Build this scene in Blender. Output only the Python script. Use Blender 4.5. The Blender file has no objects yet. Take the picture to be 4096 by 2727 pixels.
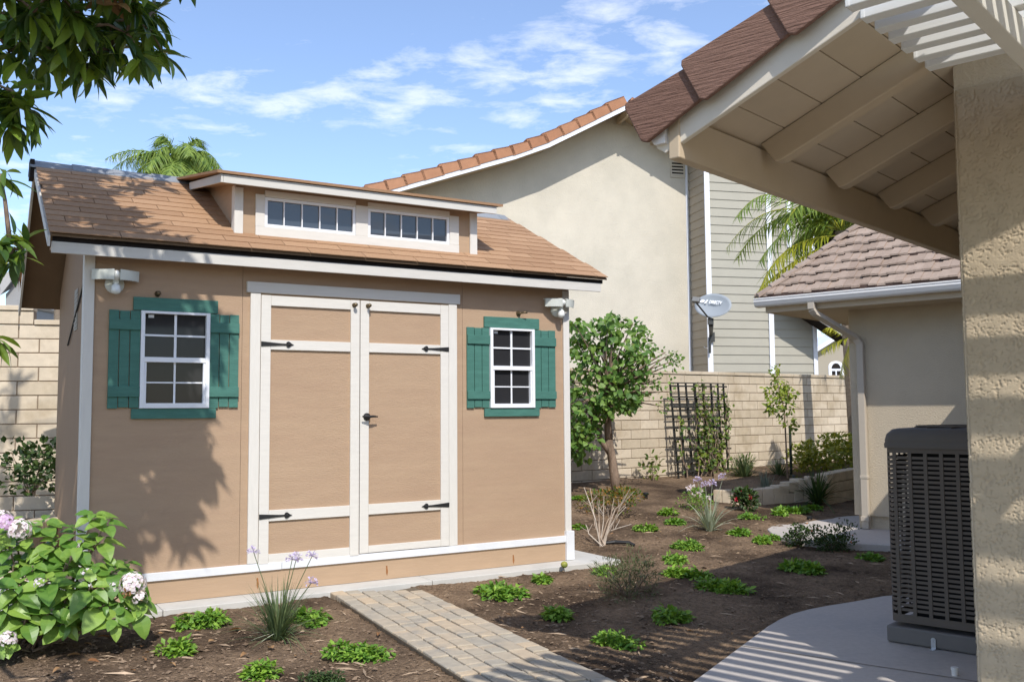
import bpy, math, random
from mathutils import Vector as V, noise as MN
from math import sin, cos, pi, radians, sqrt
scene = bpy.context.scene
COL = scene.collection
rnd = random.Random(7)

# ---------------------------------------------------------------- camera, light, sky
FPX, PITCH, ROLL = 3782.0, radians(4.154), radians(-0.4066)
CAM = V((0, 0, 1.5))
_r = V((1, 0, 0)); CF = V((0, cos(PITCH), sin(PITCH))); _u = V((0, -sin(PITCH), cos(PITCH)))
CR = cos(ROLL) * _r + sin(ROLL) * _u
CU = -sin(ROLL) * _r + cos(ROLL) * _u
cd = bpy.data.cameras.new('camera'); cam = bpy.data.objects.new('camera', cd); COL.objects.link(cam)
cd.sensor_width = 36; cd.lens = FPX / 4096 * 36; cd.clip_start = 0.05; cd.clip_end = 3000
from mathutils import Matrix
m = Matrix((CR, CU, -CF)).transposed().to_4x4(); m.translation = CAM; cam.matrix_world = m
scene.camera = cam

AZ, EL = radians(165), radians(47)
SUN = V((sin(AZ) * cos(EL), cos(AZ) * cos(EL), sin(EL)))
sl = bpy.data.lights.new('sun', 'SUN'); sl.energy = 3.05; sl.angle = radians(0.5); sl.color = (1.0, 0.955, 0.90)
so = bpy.data.objects.new('sun', sl); COL.objects.link(so); so.rotation_euler = (-SUN).to_track_quat('-Z', 'Y').to_euler(); so.location = (0, 0, 30)

w = bpy.data.worlds.new('World'); scene.world = w; w.use_nodes = True
nt = w.node_tree; N = nt.nodes; N.clear(); LK = nt.links.new
out = N.new('ShaderNodeOutputWorld'); bg = N.new('ShaderNodeBackground'); bg.inputs[1].default_value = 0.15
sky = N.new('ShaderNodeTexSky'); sky.sky_type = 'NISHITA'; sky.sun_disc = False
sky.sun_elevation = EL; sky.sun_rotation = AZ; sky.air_density = 1.0; sky.dust_density = 0.6; sky.ozone_density = 2.0
tc = N.new('ShaderNodeTexCoord'); sep = N.new('ShaderNodeSeparateXYZ'); LK(tc.outputs['Generated'], sep.inputs[0])
mx = N.new('ShaderNodeMath'); mx.operation = 'MAXIMUM'; mx.inputs[1].default_value = 0.04; LK(sep.outputs[2], mx.inputs[0])
ad = N.new('ShaderNodeMath'); ad.operation = 'ADD'; ad.inputs[1].default_value = 0.12; LK(mx.outputs[0], ad.inputs[0])
dx = N.new('ShaderNodeMath'); dx.operation = 'DIVIDE'; LK(sep.outputs[0], dx.inputs[0]); LK(ad.outputs[0], dx.inputs[1])
dy = N.new('ShaderNodeMath'); dy.operation = 'DIVIDE'; LK(sep.outputs[1], dy.inputs[0]); LK(ad.outputs[0], dy.inputs[1])
cb = N.new('ShaderNodeCombineXYZ'); LK(dx.outputs[0], cb.inputs[0]); LK(dy.outputs[0], cb.inputs[1])
n1 = N.new('ShaderNodeTexNoise'); n1.inputs['Scale'].default_value = 6.5; n1.inputs['Detail'].default_value = 9; n1.inputs['Roughness'].default_value = 0.62; n1.inputs['Distortion'].default_value = 0.25
mp = N.new('ShaderNodeMapping'); mp.inputs['Location'].default_value = (3.1, 0.4, 0); mp.inputs['Scale'].default_value = (1.0, 1.35, 1); LK(cb.outputs[0], mp.inputs[0]); LK(mp.outputs[0], n1.inputs['Vector'])
n2 = N.new('ShaderNodeTexNoise'); n2.inputs['Scale'].default_value = 1.7; n2.inputs['Detail'].default_value = 3; LK(mp.outputs[0], n2.inputs['Vector'])
mm = N.new('ShaderNodeMath'); mm.operation = 'MULTIPLY'; LK(n1.outputs[0], mm.inputs[0]); LK(n2.outputs[0], mm.inputs[1])
rp = N.new('ShaderNodeValToRGB'); rp.color_ramp.elements[0].position = 0.27; rp.color_ramp.elements[1].position = 0.40
rp.color_ramp.elements[0].color = (.08, .08, .08, 1); rp.color_ramp.elements[1].color = (.50, .50, .50, 1); LK(mm.outputs[0], rp.inputs[0])
hs = N.new('ShaderNodeHueSaturation'); hs.inputs['Hue'].default_value = .506; hs.inputs['Saturation'].default_value = 1.12; hs.inputs['Value'].default_value = 1.04; LK(sky.outputs[0], hs.inputs['Color'])
mix = N.new('ShaderNodeMixRGB'); LK(rp.outputs[0], mix.inputs[0]); LK(hs.outputs[0], mix.inputs[1]); mix.inputs[2].default_value = (6.3, 6.4, 6.6, 1)
LK(mix.outputs[0], bg.inputs[0]); LK(bg.outputs[0], out.inputs[0])
vs = scene.view_settings; vs.view_transform = 'Standard'; vs.look = 'None'; vs.exposure = 0.52; vs.gamma = 1.0; vs.use_curve_mapping = False

# ---------------------------------------------------------------- where a photo pixel (of the 2355 px wide copy) stands in the place
SC = 0.57495
def ray(x, y): return CR * ((x / SC - 2048) / FPX) - CU * ((y / SC - 1363.5) / FPX) + CF
def at_depth(x, y, Y): d = ray(x, y); return CAM + d * (Y / d.y)
WALL_O, WALL_D = V((2.17, 16.0, 0)), V((sin(radians(53)), cos(radians(53)), 0))
WALL_N = V((WALL_D.y, -WALL_D.x, 0))
def sstep(a, b, x):
    t = max(0, min(1, (x - a) / (b - a))); return t * t * (3 - 2 * t)
SX = V((sin(radians(58.884)), cos(radians(58.884)), 0)); ST = V((-SX.y, SX.x, 0)); SO = V((0.5213, 9.5771, 0))
EN = V((cos(radians(42.126)), -sin(radians(42.126)), 0)); EX = V((-EN.y, EN.x, 0)); HO = V((2.25, 4.7, 0))
PD = (V((.59, 5.33, 0)) - V((-.80, 8.17, 0))).normalized(); PN = V((-PD.y, PD.x, 0)); PC = V((-1.12, 7.99, 0))
def path_u(P): return (P - PC).dot(PN)
def gh0(x, y):
    d = (V((x, y, 0)) - WALL_O).dot(WALL_N)
    z = -0.062 + 0.41 * (1 - sstep(-0.2, 5.2, d))
    return z + 0.03 * MN.noise(V((x * .9, y * .9, 0))) * sstep(.1, 1.6, -(V((x, y, 0)) - SO).dot(ST) - .25 if (V((x, y, 0)) - SO).dot(ST) < 1 else 2)
def gh(x, y):
    q = V((x, y, 0)) - SO; s_, t_ = q.dot(SX), q.dot(ST); z = gh0(x, y)
    if t_ < 3.5 and s_ < 1.2: k = sstep(-1.3, -.45, t_) * (1 - sstep(.45, 1.0, s_)); z = z * (1 - k) - .042 * k
    u_ = abs(path_u(V((x, y, 0))))
    if t_ < 0: k = 1 - sstep(.40, .9, u_); z = z * (1 - k) + (-.030 if u_ > .36 else -.13) * k
    return z
def ground(x, y):
    d = ray(x, y); z = 0.0
    for _ in range(12):
        P = CAM + d * ((z - CAM.z) / d.z); z = gh(P.x, P.y)
    return V((P.x, P.y, z))
def flat(x, y, z=0.0): d = ray(x, y); return CAM + d * ((z - CAM.z) / d.z)
def px2m(n, P): return n / SC * (P - CAM).dot(CF) / FPX

# ---------------------------------------------------------------- materials
MATS = {}
def mat(name, col, rough=0.7, var=0.0, vscale=6, bump=0.0, bscale=60, bdist=0.01, stretch=(1, 1, 1), tone=None, spec=0.3, metal=0.0, trans=0.0, col2=None, c2scale=2.0, c2lo=.45, c2hi=.65, det=6, coat=0):
    """col = base colour; tone=(r,g,b) = colour reached where the per-face 'tone' attribute is 1; col2 = weathered patches"""
    if name in MATS: return MATS[name]
    ma = bpy.data.materials.new(name); ma.use_nodes = True; t = ma.node_tree; n = t.nodes; L = t.links.new
    b = n['Principled BSDF']; b.inputs['Roughness'].default_value = rough; b.inputs['Metallic'].default_value = metal
    b.inputs['Specular IOR Level'].default_value = spec
    if coat: b.inputs['Coat Weight'].default_value = coat; b.inputs['Coat Roughness'].default_value = .1
    c = n.new('ShaderNodeRGB'); c.outputs[0].default_value = (*col, 1); cur = c.outputs[0]
    co = n.new('ShaderNodeTexCoord'); mpp = n.new('ShaderNodeMapping'); mpp.inputs['Scale'].default_value = stretch; L(co.outputs['Object'], mpp.inputs[0])
    if tone:
        a = n.new('ShaderNodeAttribute'); a.attribute_name = 'tone'
        mi = n.new('ShaderNodeMixRGB'); L(a.outputs['Fac'], mi.inputs[0]); L(cur, mi.inputs[1]); mi.inputs[2].default_value = (*tone, 1); cur = mi.outputs[0]
    if col2:
        z = n.new('ShaderNodeTexNoise'); z.inputs['Scale'].default_value = c2scale; z.inputs['Detail'].default_value = 8; z.inputs['Roughness'].default_value = .6; L(mpp.outputs[0], z.inputs['Vector'])
        mr = n.new('ShaderNodeMapRange'); mr.inputs[1].default_value = c2lo; mr.inputs[2].default_value = c2hi; L(z.outputs[0], mr.inputs[0])
        mi = n.new('ShaderNodeMixRGB'); L(mr.outputs[0], mi.inputs[0]); L(cur, mi.inputs[1]); mi.inputs[2].default_value = (*col2, 1); cur = mi.outputs[0]
    if var:
        z = n.new('ShaderNodeTexNoise'); z.inputs['Scale'].default_value = vscale; z.inputs['Detail'].default_value = 8; z.inputs['Roughness'].default_value = .65; L(mpp.outputs[0], z.inputs['Vector'])
        mr = n.new('ShaderNodeMapRange'); mr.inputs[1].default_value = .25; mr.inputs[2].default_value = .75; mr.inputs[3].default_value = 1 - var; mr.inputs[4].default_value = 1 + var; L(z.outputs[0], mr.inputs[0])
        mi = n.new('ShaderNodeVectorMath'); mi.operation = 'SCALE'; L(cur, mi.inputs[0]); L(mr.outputs[0], mi.inputs['Scale']); cur = mi.outputs[0]
    L(cur, b.inputs['Base Color'])
    if bump:
        z = n.new('ShaderNodeTexNoise'); z.inputs['Scale'].default_value = bscale; z.inputs['Detail'].default_value = det; z.inputs['Roughness'].default_value = .6; L(mpp.outputs[0], z.inputs['Vector'])
        bu = n.new('ShaderNodeBump'); bu.inputs['Strength'].default_value = bump; bu.inputs['Distance'].default_value = bdist; L(z.outputs[0], bu.inputs['Height']); L(bu.outputs[0], b.inputs['Normal'])
    if trans:
        tr = n.new('ShaderNodeBsdfTranslucent'); s2 = n.new('ShaderNodeVectorMath'); s2.operation = 'MULTIPLY'; L(cur, s2.inputs[0]); s2.inputs[1].default_value = (1.5, 1.35, .6); L(s2.outputs[0], tr.inputs[0])
        ms = n.new('ShaderNodeMixShader'); ms.inputs[0].default_value = trans; L(b.outputs[0], ms.inputs[1]); L(tr.outputs[0], ms.inputs[2]); L(ms.outputs[0], n['Material Output'].inputs[0])
    MATS[name] = ma; return ma

TAN = mat('tan_siding', (.43, .30, .195),   .78, .06, 2.2, .9, 26, .0045, (1.2, 1.2, 8), col2=(.40, .272, .178), c2scale=.7, c2lo=.4, c2hi=.7)
TAN2 = mat('tan_board', (.43, .30, .193), .75, .07, 3, .4, 10, .004, (1, 1, 8))
WHITE = mat('white_paint', (.66, .63, .57), .6, .05, 5, .35, 12, .003, (1, 1, 7))
WHITEV = mat('white_paint_upright', (.66, .63, .57), .6, .05, 5, .35, 12, .003, (7, 7, 1))
WTRIM = mat('bright_white_trim', (.70, .71, .72), .55, .06, 8, .2, 30, .002)
GREY = mat('grey_white_fascia', (.60, .575, .52), .65, .06, 4, .3, 12, .003, (1, 1, 6))
VINYL = mat('white_vinyl', (.80, .81, .83), .35, .02, 5)
GREEN = mat('green_paint', (.058, .165, .13), .65, .10, 5, .6, 18, .004, (1.5, 1.5, 8), col2=(.068, .19, .15), c2scale=3)
IRON = mat('black_iron', (.02, .02, .02), .5, .1, 20, .2, 80, .002)
BRASS = mat('tarnished_brass', (.16, .12, .07), .4, .1, 30, metal=.7)
GLASS = mat('dark_window_glass', (.026, .026, .028), .05, spec=.22)
GLASSB = mat('dormer_window_glass', (.045, .055, .07), .02, spec=.8)
SHING = mat('tan_shingle', (.325, .195, .112), .95, .14, 90, .6, 300, .004, tone=(.40, .25, .148), spec=.1)
RIDGE = mat('grey_ridge_shingle', (.22, .235, .25), .95, .12, 60, .5, 250, .004, tone=(.30, .31, .32), spec=.1)
FELT = mat('dark_edge', (.018, .014, .012), .9)
DECK = mat('roof_deck_brown', (.16, .105, .06), .8, .1, 4, .3, 20)
LAMP = mat('weathered_lamp_plastic', (.62, .64, .58), .4, .05, 10)
BULB = mat('milky_lamp_glass', (.75, .76, .72), .15, spec=.6)
SOIL = mat('garden_soil', (.275, .190, .120), .95, .42, 22, 1.0, 30, .06, col2=(.085, .057, .037), c2scale=1.0, c2lo=.40, c2hi=.62, spec=.12, det=12)
BITS = mat('soil_crumbs', (.14, .096, .064), .95, .3, 20, tone=(.46, .34, .23), spec=.1)
CONC = mat('pale_concrete', (.54, .525, .48), .85, .08, 5, .25, 120, .003, col2=(.47, .46, .42), c2scale=2.2, c2lo=.45, c2hi=.75)
PATIO = mat('patio_concrete', (.49, .445, .40), .8, .10, 24, .35, 110, .003, col2=(.41, .385, .36), c2scale=1.6, c2lo=.45, c2hi=.75)
PAVER = mat('paver_stone', (.375, .335, .265), .9, .14, 14, .5, 130, .004, tone=(.50, .395, .27), col2=(.32, .29, .24), c2scale=5, c2lo=.5, c2hi=.7)
SAND = mat('paver_joint_sand', (.14, .11, .075), .95, .3, 40)
BLOCK = mat('wall_block', (.53, .445, .325), .95, .12, 7, .6, 110, .005, tone=(.66, .565, .43), col2=(.41, .325, .215), c2scale=1.7, c2lo=.5, c2hi=.75, spec=.1)
MORTAR = mat('wall_mortar', (.25, .19, .135), .95, .15, 20)
STUCCO = mat('cream_stucco', (.60, .55, .45), .95, .08, 1.6, .7, 30, .015, col2=(.54, .50, .41), c2scale=.45, c2lo=.4, c2hi=.6, spec=.1)
HSTUC = mat('beige_stucco', (.56, .475, .35), .95, .06, 3, .8, 55, .012, spec=.1, det=8)
PSTUC = mat('rough_stucco', (.47, .385, .27), .95, .10, 9, .5, 420, .002, spec=.1)
SIDING = mat('neighbour_siding', (.385, .365, .30), .8, .05, 2)
SIDETAN = mat('neighbour_side_siding', (.38, .33, .255), .8, .05, 2)
TRIMB = mat('neighbour_white_trim', (.78, .80, .84), .6, .04, 3)
TERRA = mat('terracotta_tile', (.35, .165, .088), .85, .12, 5, .3, 60, .01, tone=(.42, .215, .12))
HTILE = mat('brown_roof_tile', (.195, .112, .083), .9, .18, 3, 1.0, 1.6, .02, (4, 4, 60), tone=(.235, .14, .105), spec=.15)
RTILE = mat('pink_grey_roof_tile', (.30, .228, .178), .9, .16, 9, .5, 40, .01, tone=(.37, .288, .228), spec=.1)
EAVE = mat('eave_beige_paint', (.53, .43, .30), .7, .06, 3, .25, 14, .003)
EAVEL = mat('eave_board_cream', (.70, .64, .53), .7, .05, 6, .35, 30, .004)
SOFF = mat('soffit_boards', (.53, .435, .31), .75, .07, 2, .15, 20, .003, tone=(.58, .48, .35))
GUTW = mat('gutter_white', (.78, .76, .72), .45, .04, 5)
GUTB = mat('downspout_beige', (.50, .44, .355), .5, .04, 5)
LATT = mat('white_lattice', (.76, .77, .74), .5, .03, 6, .2, 8, .002, (1, 14, 14))
ACM = mat('ac_dark_grey', (.125, .105, .087), .6, .08, 10, spec=.2)
ACCAP = mat('ac_cap', (.12, .106, .092), .6, .06, 6, spec=.2)
ACPAD = mat('ac_pad_plastic', (.16, .148, .138), .6, .06, 8)
ACIN = mat('ac_coil', (.012, .011, .010), .8, .1, 40)
STEEL = mat('galvanised_steel', (.55, .57, .60), .35, .05, 20, metal=.6)
DISHM = mat('dish_grey', (.29, .32, .345), .5, .03, 4)
DARKM = mat('dark_mount', (.06, .062, .06), .5, .1, 10)
TXT = mat('white_lettering', (.85, .86, .88), .6)
BARK = mat('tree_bark', (.27, .195, .14), .95, .25, 9, 1.0, 22, .02, (1, 1, .35), col2=(.11, .075, .05), c2scale=7)
PALMBARK = mat('palm_trunk', (.24, .19, .14), .95, .2, 6, .8, 14, .03, (1, 1, 6))
TWIG = mat('pale_twig', (.40, .30, .22), .8, .3, 18, tone=(.62, .56, .48))
STAKE = mat('dark_green_stake', (.035, .045, .035), .6, .1, 20)
TREL = mat('trellis_paint', (.030, .030, .027), .7, .2, 20)
def leafmat(name, a, b, tr=.3, rough=.45, spec=.4): return mat(name, a, rough, .10, 14, tone=b, trans=tr, spec=spec)
LTREE = leafmat('big_tree_leaf', (.040, .090, .022), (.20, .30, .04), .30, .35)
LHYD = leafmat('hydrangea_leaf', (.095, .21, .030), (.28, .42, .075), .25, .42, .5)
LGC = leafmat('ground_cover_leaf', (.095, .22, .025), (.27, .43, .055), .25, .5)
LAPR = leafmat('fruit_tree_leaf', (.065, .15, .025), (.23, .36, .075), .3, .5)
LCIT = leafmat('citrus_leaf', (.10, .17, .022), (.36, .42, .05), .3, .4)
LSHR = leafmat('yellow_shrub_leaf', (.17, .22, .03), (.46, .47, .09), .3, .5)
LDRK = leafmat('dark_shrub_leaf', (.030, .062, .018), (.085, .14, .035), .25, .5)
LVIN = leafmat('vine_leaf', (.055, .11, .02), (.22, .28, .04), .3, .5)
LGRS = leafmat('grass_blade', (.060, .10, .045), (.17, .22, .09), .2, .5)
LSIL = leafmat('silver_blade', (.26, .31, .22), (.55, .58, .44), .2, .5)
LBLU = leafmat('blue_grass_blade', (.13, .17, .14), (.26, .30, .25), .2, .5)
LPLM = leafmat('palm_frond_green', (.10, .18, .035), (.30, .40, .08), .35, .5)
LPLY = leafmat('palm_frond_yellow', (.17, .22, .02), (.46, .44, .05), .3, .45)
LDRY = leafmat('dry_leaf', (.22, .10, .04), (.42, .26, .13), .2, .7, .2)
LROSE = leafmat('orange_tinted_leaf', (.06, .15, .02), (.38, .16, .03), .25, .5)
PETW = mat('white_petal', (.80, .77, .74), .6, .06, 20, tone=(.72, .58, .70), trans=.2)
PETL = mat('lilac_petal', (.55, .45, .70), .6, .06, 20, tone=(.70, .66, .85), trans=.2)
PETP = mat('mauve_petal', (.62, .42, .66), .6, .06, 20, tone=(.75, .62, .78), trans=.2)
PETR = mat('red_petal', (.62, .02, .06), .6, .1, 20, tone=(.75, .06, .12), trans=.2)
PETO = mat('pink_orange_petal', (.75, .22, .16), .6, .1, 20, tone=(.8, .4, .1), trans=.2)
FRUIT = mat('green_fruit', (.30, .30, .06), .5, .2, 12, col2=(.16, .22, .05), c2scale=8)
BLKPL = mat('black_plastic', (.015, .015, .016), .45)
FARW = mat('far_house_wall', (.36, .32, .25), .9, .04, 1)
FARG = mat('far_house_grey', (.30, .30, .30), .9, .08, 2)
FARR = mat('far_roof_grey', (.42, .41, .40), .9, .1, 2)

# ---------------------------------------------------------------- mesh builder
class MB:
    def __init__(s): s.v = []; s.f = []; s.t = []; s.mi = []; s.m = 0
    def face(s, idx, t=0.0): s.f.append(idx); s.t.append(t); s.mi.append(s.m)
    def poly(s, pts, t=0.0):
        i = len(s.v); s.v.extend(tuple(p) for p in pts); s.face(tuple(range(i, i + len(pts))), t)
    def hexa(s, p, t=0.0):   # 8 pts: bottom 4 ccw, top 4 ccw
        i = len(s.v); s.v.extend(tuple(q) for q in p)
        for f in ((3, 2, 1, 0), (4, 5, 6, 7), (0, 1, 5, 4), (1, 2, 6, 5), (2, 3, 7, 6), (3, 0, 4, 7)): s.face(tuple(i + k for k in f), t)
    def box(s, x0, x1, y0, y1, z0, z1, t=0.0):
        s.hexa([(x0, y0, z0), (x1, y0, z0), (x1, y1, z0), (x0, y1, z0), (x0, y0, z1), (x1, y0, z1), (x1, y1, z1), (x0, y1, z1)], t)
    def obox(s, c, a, b, d, t=0.0):   # centre and three half vectors
        c, a, b, d = V(c), V(a), V(b), V(d)
        s.hexa([c - a - b - d, c + a - b - d, c + a + b - d, c - a + b - d, c - a - b + d, c + a - b + d, c + a + b + d, c - a + b + d], t)
    def ext(s, pts, vec, t=0.0):
        n = len(pts); i = len(s.v); vec = V(vec)
        s.v.extend(tuple(p) for p in pts); s.v.extend(tuple(V(p) + vec) for p in pts)
        s.face(tuple(range(i + n - 1, i - 1, -1)), t); s.face(tuple(range(i + n, i + 2 * n)), t)
        for k in range(n): s.face((i + k, i + (k + 1) % n, i + n + (k + 1) % n, i + n + k), t)
    def tube(s, pts, rad, n=8, t=0.0, cap=True):
        pts = [V(p) for p in pts]
        if not isinstance(rad, (list, tuple)): rad = [rad] * len(pts)
        i0 = len(s.v); up = V((0, 0, 1)); ref = None
        for k, p in enumerate(pts):
            d = (pts[min(k + 1, len(pts) - 1)] - pts[max(k - 1, 0)]).normalized()
            if ref is None: ref = d.orthogonal().normalized()
            a = (ref - d * ref.dot(d)).normalized(); ref = a; b = d.cross(a)
            for j in range(n):
                q = 2 * pi * j / n; s.v.append(tuple(p + (a * cos(q) + b * sin(q)) * rad[k]))
        for k in range(len(pts) - 1):
            for j in range(n):
                s.face((i0 + k * n + j, i0 + k * n + (j + 1) % n, i0 + (k + 1) * n + (j + 1) % n, i0 + (k + 1) * n + j), t)
        if cap:
            s.face(tuple(i0 + j for j in range(n))[::-1], t); e = i0 + (len(pts) - 1) * n; s.face(tuple(e + j for j in range(n)), t)
    def lathe(s, c, axis, prof, n=16, t=0.0):
        axis = V(axis).normalized(); a = axis.orthogonal().normalized(); b = axis.cross(a); i0 = len(s.v); c = V(c)
        for h, r in prof:
            for j in range(n):
                q = 2 * pi * j / n; s.v.append(tuple(c + axis * h + (a * cos(q) + b * sin(q)) * max(r, 1e-4)))
        for k in range(len(prof) - 1):
            for j in range(n): s.face((i0 + k * n + j, i0 + k * n + (j + 1) % n, i0 + (k + 1) * n + (j + 1) % n, i0 + (k + 1) * n + j), t)
        s.face(tuple(i0 + j for j in range(n))[::-1], t); e = i0 + (len(prof) - 1) * n; s.face(tuple(e + j for j in range(n)), t)
    def leaf(s, p, d, n, L, W, shape='ovate', bend=.25, fold=.2, seg=4, t=0.0, wob=0.0):
        p, d, n = V(p), V(d).normalized(), V(n); sd = d.cross(n)
        if sd.length < 1e-3: sd = d.orthogonal()
        sd.normalize(); n = sd.cross(d)
        if seg <= 1:   # small folded leaf
            i = len(s.v); mid = p + d * L * .5; up = n * W * fold
            tip = p + d * L - n * bend * L
            s.v.extend(tuple(q) for q in (p, mid + sd * W * .5 + up, tip, mid - sd * W * .5 + up)); s.face((i, i + 1, i + 2), t); s.face((i, i + 2, i + 3), t); return
        i = len(s.v)
        for k in range(seg + 1):
            u = k / seg
            if shape == 'ovate': wd = (sin(pi * u ** .74)) ** .72 if 0 < u < 1 else 0
            elif shape == 'lance': wd = sin(pi * u ** .9) ** .8 if 0 < u < 1 else 0
            elif shape == 'round': wd = sqrt(max(0, 1 - (2 * u - 1) ** 2))
            elif shape == 'blade': wd = 1 - u ** 2.2
            else: wd = sin(pi * u ** 1.5) if 0 < u < 1 else 0
            wd = max(wd, .03) * (1 + (wob * rnd.uniform(-1, 1) if wob else 0))
            c = p + d * L * u * (1 - .25 * abs(bend) * u) - n * (bend * L * u * u); e = n * (fold * wd * W * .5)
            s.v.extend((tuple(c + sd * wd * W * .5 + e), tuple(c), tuple(c - sd * wd * W * .5 + e)))
        for k in range(seg):
            a = i + 3 * k
            j1, j2 = (U(-.14, .14), U(-.14, .14)) if wob else (0, 0)
            s.face((a, a + 1, a + 4, a + 3), t + j1); s.face((a + 1, a + 2, a + 5, a + 4), t + j2)
    def build(s, name, ma, parent=None, smooth=False, bevel=0.0, loc=None):
        me = bpy.data.meshes.new(name); me.from_pydata(s.v, [], s.f)
        for q in (ma if isinstance(ma, (list, tuple)) else [ma]): me.materials.append(q)
        me.polygons.foreach_set('material_index', s.mi)
        at = me.attributes.new('tone', 'FLOAT', 'FACE'); at.data.foreach_set('value', s.t)
        if smooth: me.polygons.foreach_set('use_smooth', [True] * len(s.f))
        me.update(); o = bpy.data.objects.new(name, me); COL.objects.link(o)
        if parent: o.parent = parent
        if loc is not None: o.location = loc
        if bevel:
            b = o.modifiers.new('bevel', 'BEVEL'); b.width = bevel; b.segments = 2; b.limit_method = 'ANGLE'
        return o
def thing(name, label, cat, loc=(0, 0, 0), rotz=0.0, group=None):
    o = bpy.data.objects.new(name, None); COL.objects.link(o); o.location = loc; o.rotation_euler = (0, 0, rotz); o.empty_display_size = .2
    return tag(o, label, cat, group)
def tag(o, label, cat, group=None):
    o['label'] = label; o['category'] = cat
    if group: o['group'] = group
    return o
def kind(o, k='structure'): o['kind'] = k; return o
def label(o, s): o['label'] = s; return o
def U(a, b): return rnd.uniform(a, b)
def rdir(zmin=-1, zmax=1):
    z = U(zmin, zmax); a = U(0, 2 * pi); r = sqrt(max(0, 1 - z * z)); return V((r * cos(a), r * sin(a), z))

# ---------------------------------------------------------------- ground
def grid(x0, x1, y0, y1, st, zf):
    b = MB(); nx = int((x1 - x0) / st) + 1; ny = int((y1 - y0) / st) + 1
    for j in range(ny):
        for i in range(nx): x = x0 + i * st; y = y0 + j * st; b.v.append((x, y, zf(x, y)))
    for j in range(ny - 1):
        for i in range(nx - 1): k = j * nx + i; b.face((k, k + 1, k + nx + 1, k + nx))
    return b
def soilz(x, y):
    z = gh(x, y); p = V((x, y, 0))
    return z + .010 * MN.noise(p * 6) + .009 * MN.noise(p * 17) + .010 * MN.noise(p * 34) - .004
b = MB(); b.poly([(-900, -600, -.25), (900, -600, -.25), (900, 1500, -.25), (-900, 1500, -.25)])
kind(b.build('ground', mat('far_ground', (.22, .19, .14), .95, .2, .3)))
kind(grid(-6, 6.5, 4.4, 12.5, .027, soilz).build('soil_bed', SOIL, smooth=True))
kind(grid(-8, 16, 12.4, 30, .12, lambda x, y: soilz(x, y) - .004).build('back_soil', SOIL, smooth=True))
b = MB()
def on_hard(P):
    q = P - SO; s, t = q.dot(SX), q.dot(ST)
    if -4.9 < s < .5 and t > -.28 and t < 3: return True
    if abs(path_u(P)) < .42 and t < -.2: return True
    return P.x > 1.0 and P.x > patio_x(P.y)
def lz(x, y): return ((2500 + x / 2.2402) * SC, (1800 + y / 2.2402) * SC)
PAT = [flat(*lz(x, y)) for x, y in ((1280, 1568), (1390, 1505), (1500, 1458), (1640, 1420), (1800, 1390), (2050, 1350), (2294, 1305))]
def patio_x(y):
    for a, c in zip(PAT, PAT[1:]):
        if a.y <= y <= c.y: return a.x + (c.x - a.x) * (y - a.y) / (c.y - a.y)
    return .9 if y < PAT[0].y else 99
for k in range(17000):
    y = 4.9 + 8 * (U(0, 1) ** 1.7); x = U(-.56, .48) * y * 1.02
    P = V((x, y, 0))
    if on_hard(P): continue
    z = soilz(x, y); r = abs(rnd.gauss(0, .0085)) + .0035
    if U(0, 1) < .10: e = V((r * U(2.0, 5), 0, 0)); h = V((0, r * .5, 0)); tt = U(.5, 1)
    else: e = V((r, 0, 0)); h = V((0, r * U(.6, 1), 0)); tt = U(0, .45) ** 1.3
    a = U(0, 6.28); R = Matrix.Rotation(a, 3, 'Z') @ Matrix.Rotation(U(-.5, .5), 3, 'X')
    c = V((x, y, z + r * .25)); e = R @ e; h = R @ h; n = R @ V((0, 0, r * .55))
    i = len(b.v); b.v.extend(tuple(q) for q in (c + e, c + h + n * .3, c - e, c - h, c + n + e * .2, c - n))
    for f in ((0, 1, 4), (1, 2, 4), (2, 3, 4), (3, 0, 4)): b.face(tuple(i + q for q in f), tt)
kind(b.build('soil_crumbs', BITS), 'stuff')

# shed pad, path, patio
b = MB()
def slab(b, pts, z0, z1): b.ext([V((p[0], p[1], z0)) for p in pts], (0, 0, z1 - z0))
def sh(s, t, z=0): return SO + SX * s + ST * t + V((0, 0, z))
for s0, s1 in ((-4.95, -3.9), (-3.895, -1.62), (-1.615, .47)): slab(b, [sh(s0, -.285), sh(s1, -.285), sh(s1, 2.9), sh(s0, 2.9)], -.15, 0)
kind(b.build('shed_pad', CONC, bevel=.006))
b = MB()
slab(b, [PC + PN * .365 + PD * -.15, PC + PN * -.365 + PD * .13, PC + PN * -.365 + PD * 5.5, PC + PN * .365 + PD * 5.5][::-1], -.12, -.018)
kind(b.build('path_bed', SAND))
b = MB(); cw = .73 / 6
for c in range(6):
    u0 = -.365 + c * cw + .005; u1 = u0 + cw - .010; y = .10 - .05 * c + U(-.08, .05)
    y = -.13 + .30 * (1 - (c + .5) / 6) * 0 + (.28 * (5 - c) / 5) + U(-.01, .01) - .1
    while y < 5.4:
        L = rnd.choice((.08, .125, .125, .185, .185, .245)); z = -.004 + U(-.004, .004); ti = U(-.004, .004)
        p = [PC - PN * u0 + PD * (y + .004), PC - PN * u0 + PD * (y + L - .004), PC - PN * u1 + PD * (y + L - .004), PC - PN * u1 + PD * (y + .004)]
        p = [q + V((U(-.002, .002), U(-.002, .002), 0)) for q in p]
        b.hexa([V((q.x, q.y, -.09)) for q in p[::-1]] + [V((q.x, q.y, z + (ti if k < 2 else 0))) for k, q in enumerate(p[::-1])], U(0, 1) ** 1.6); y += L
kind(b.build('paver_path', PAVER, bevel=.007))
b = MB()
slab(b, PAT + [V((7, 9.2, 0)), V((7, 2, 0)), V((.4, 2, 0)), V((.55, 4.6, 0))], -.12, 0)
kind(b.build('patio', PATIO, bevel=.012))
b = MB()
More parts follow.
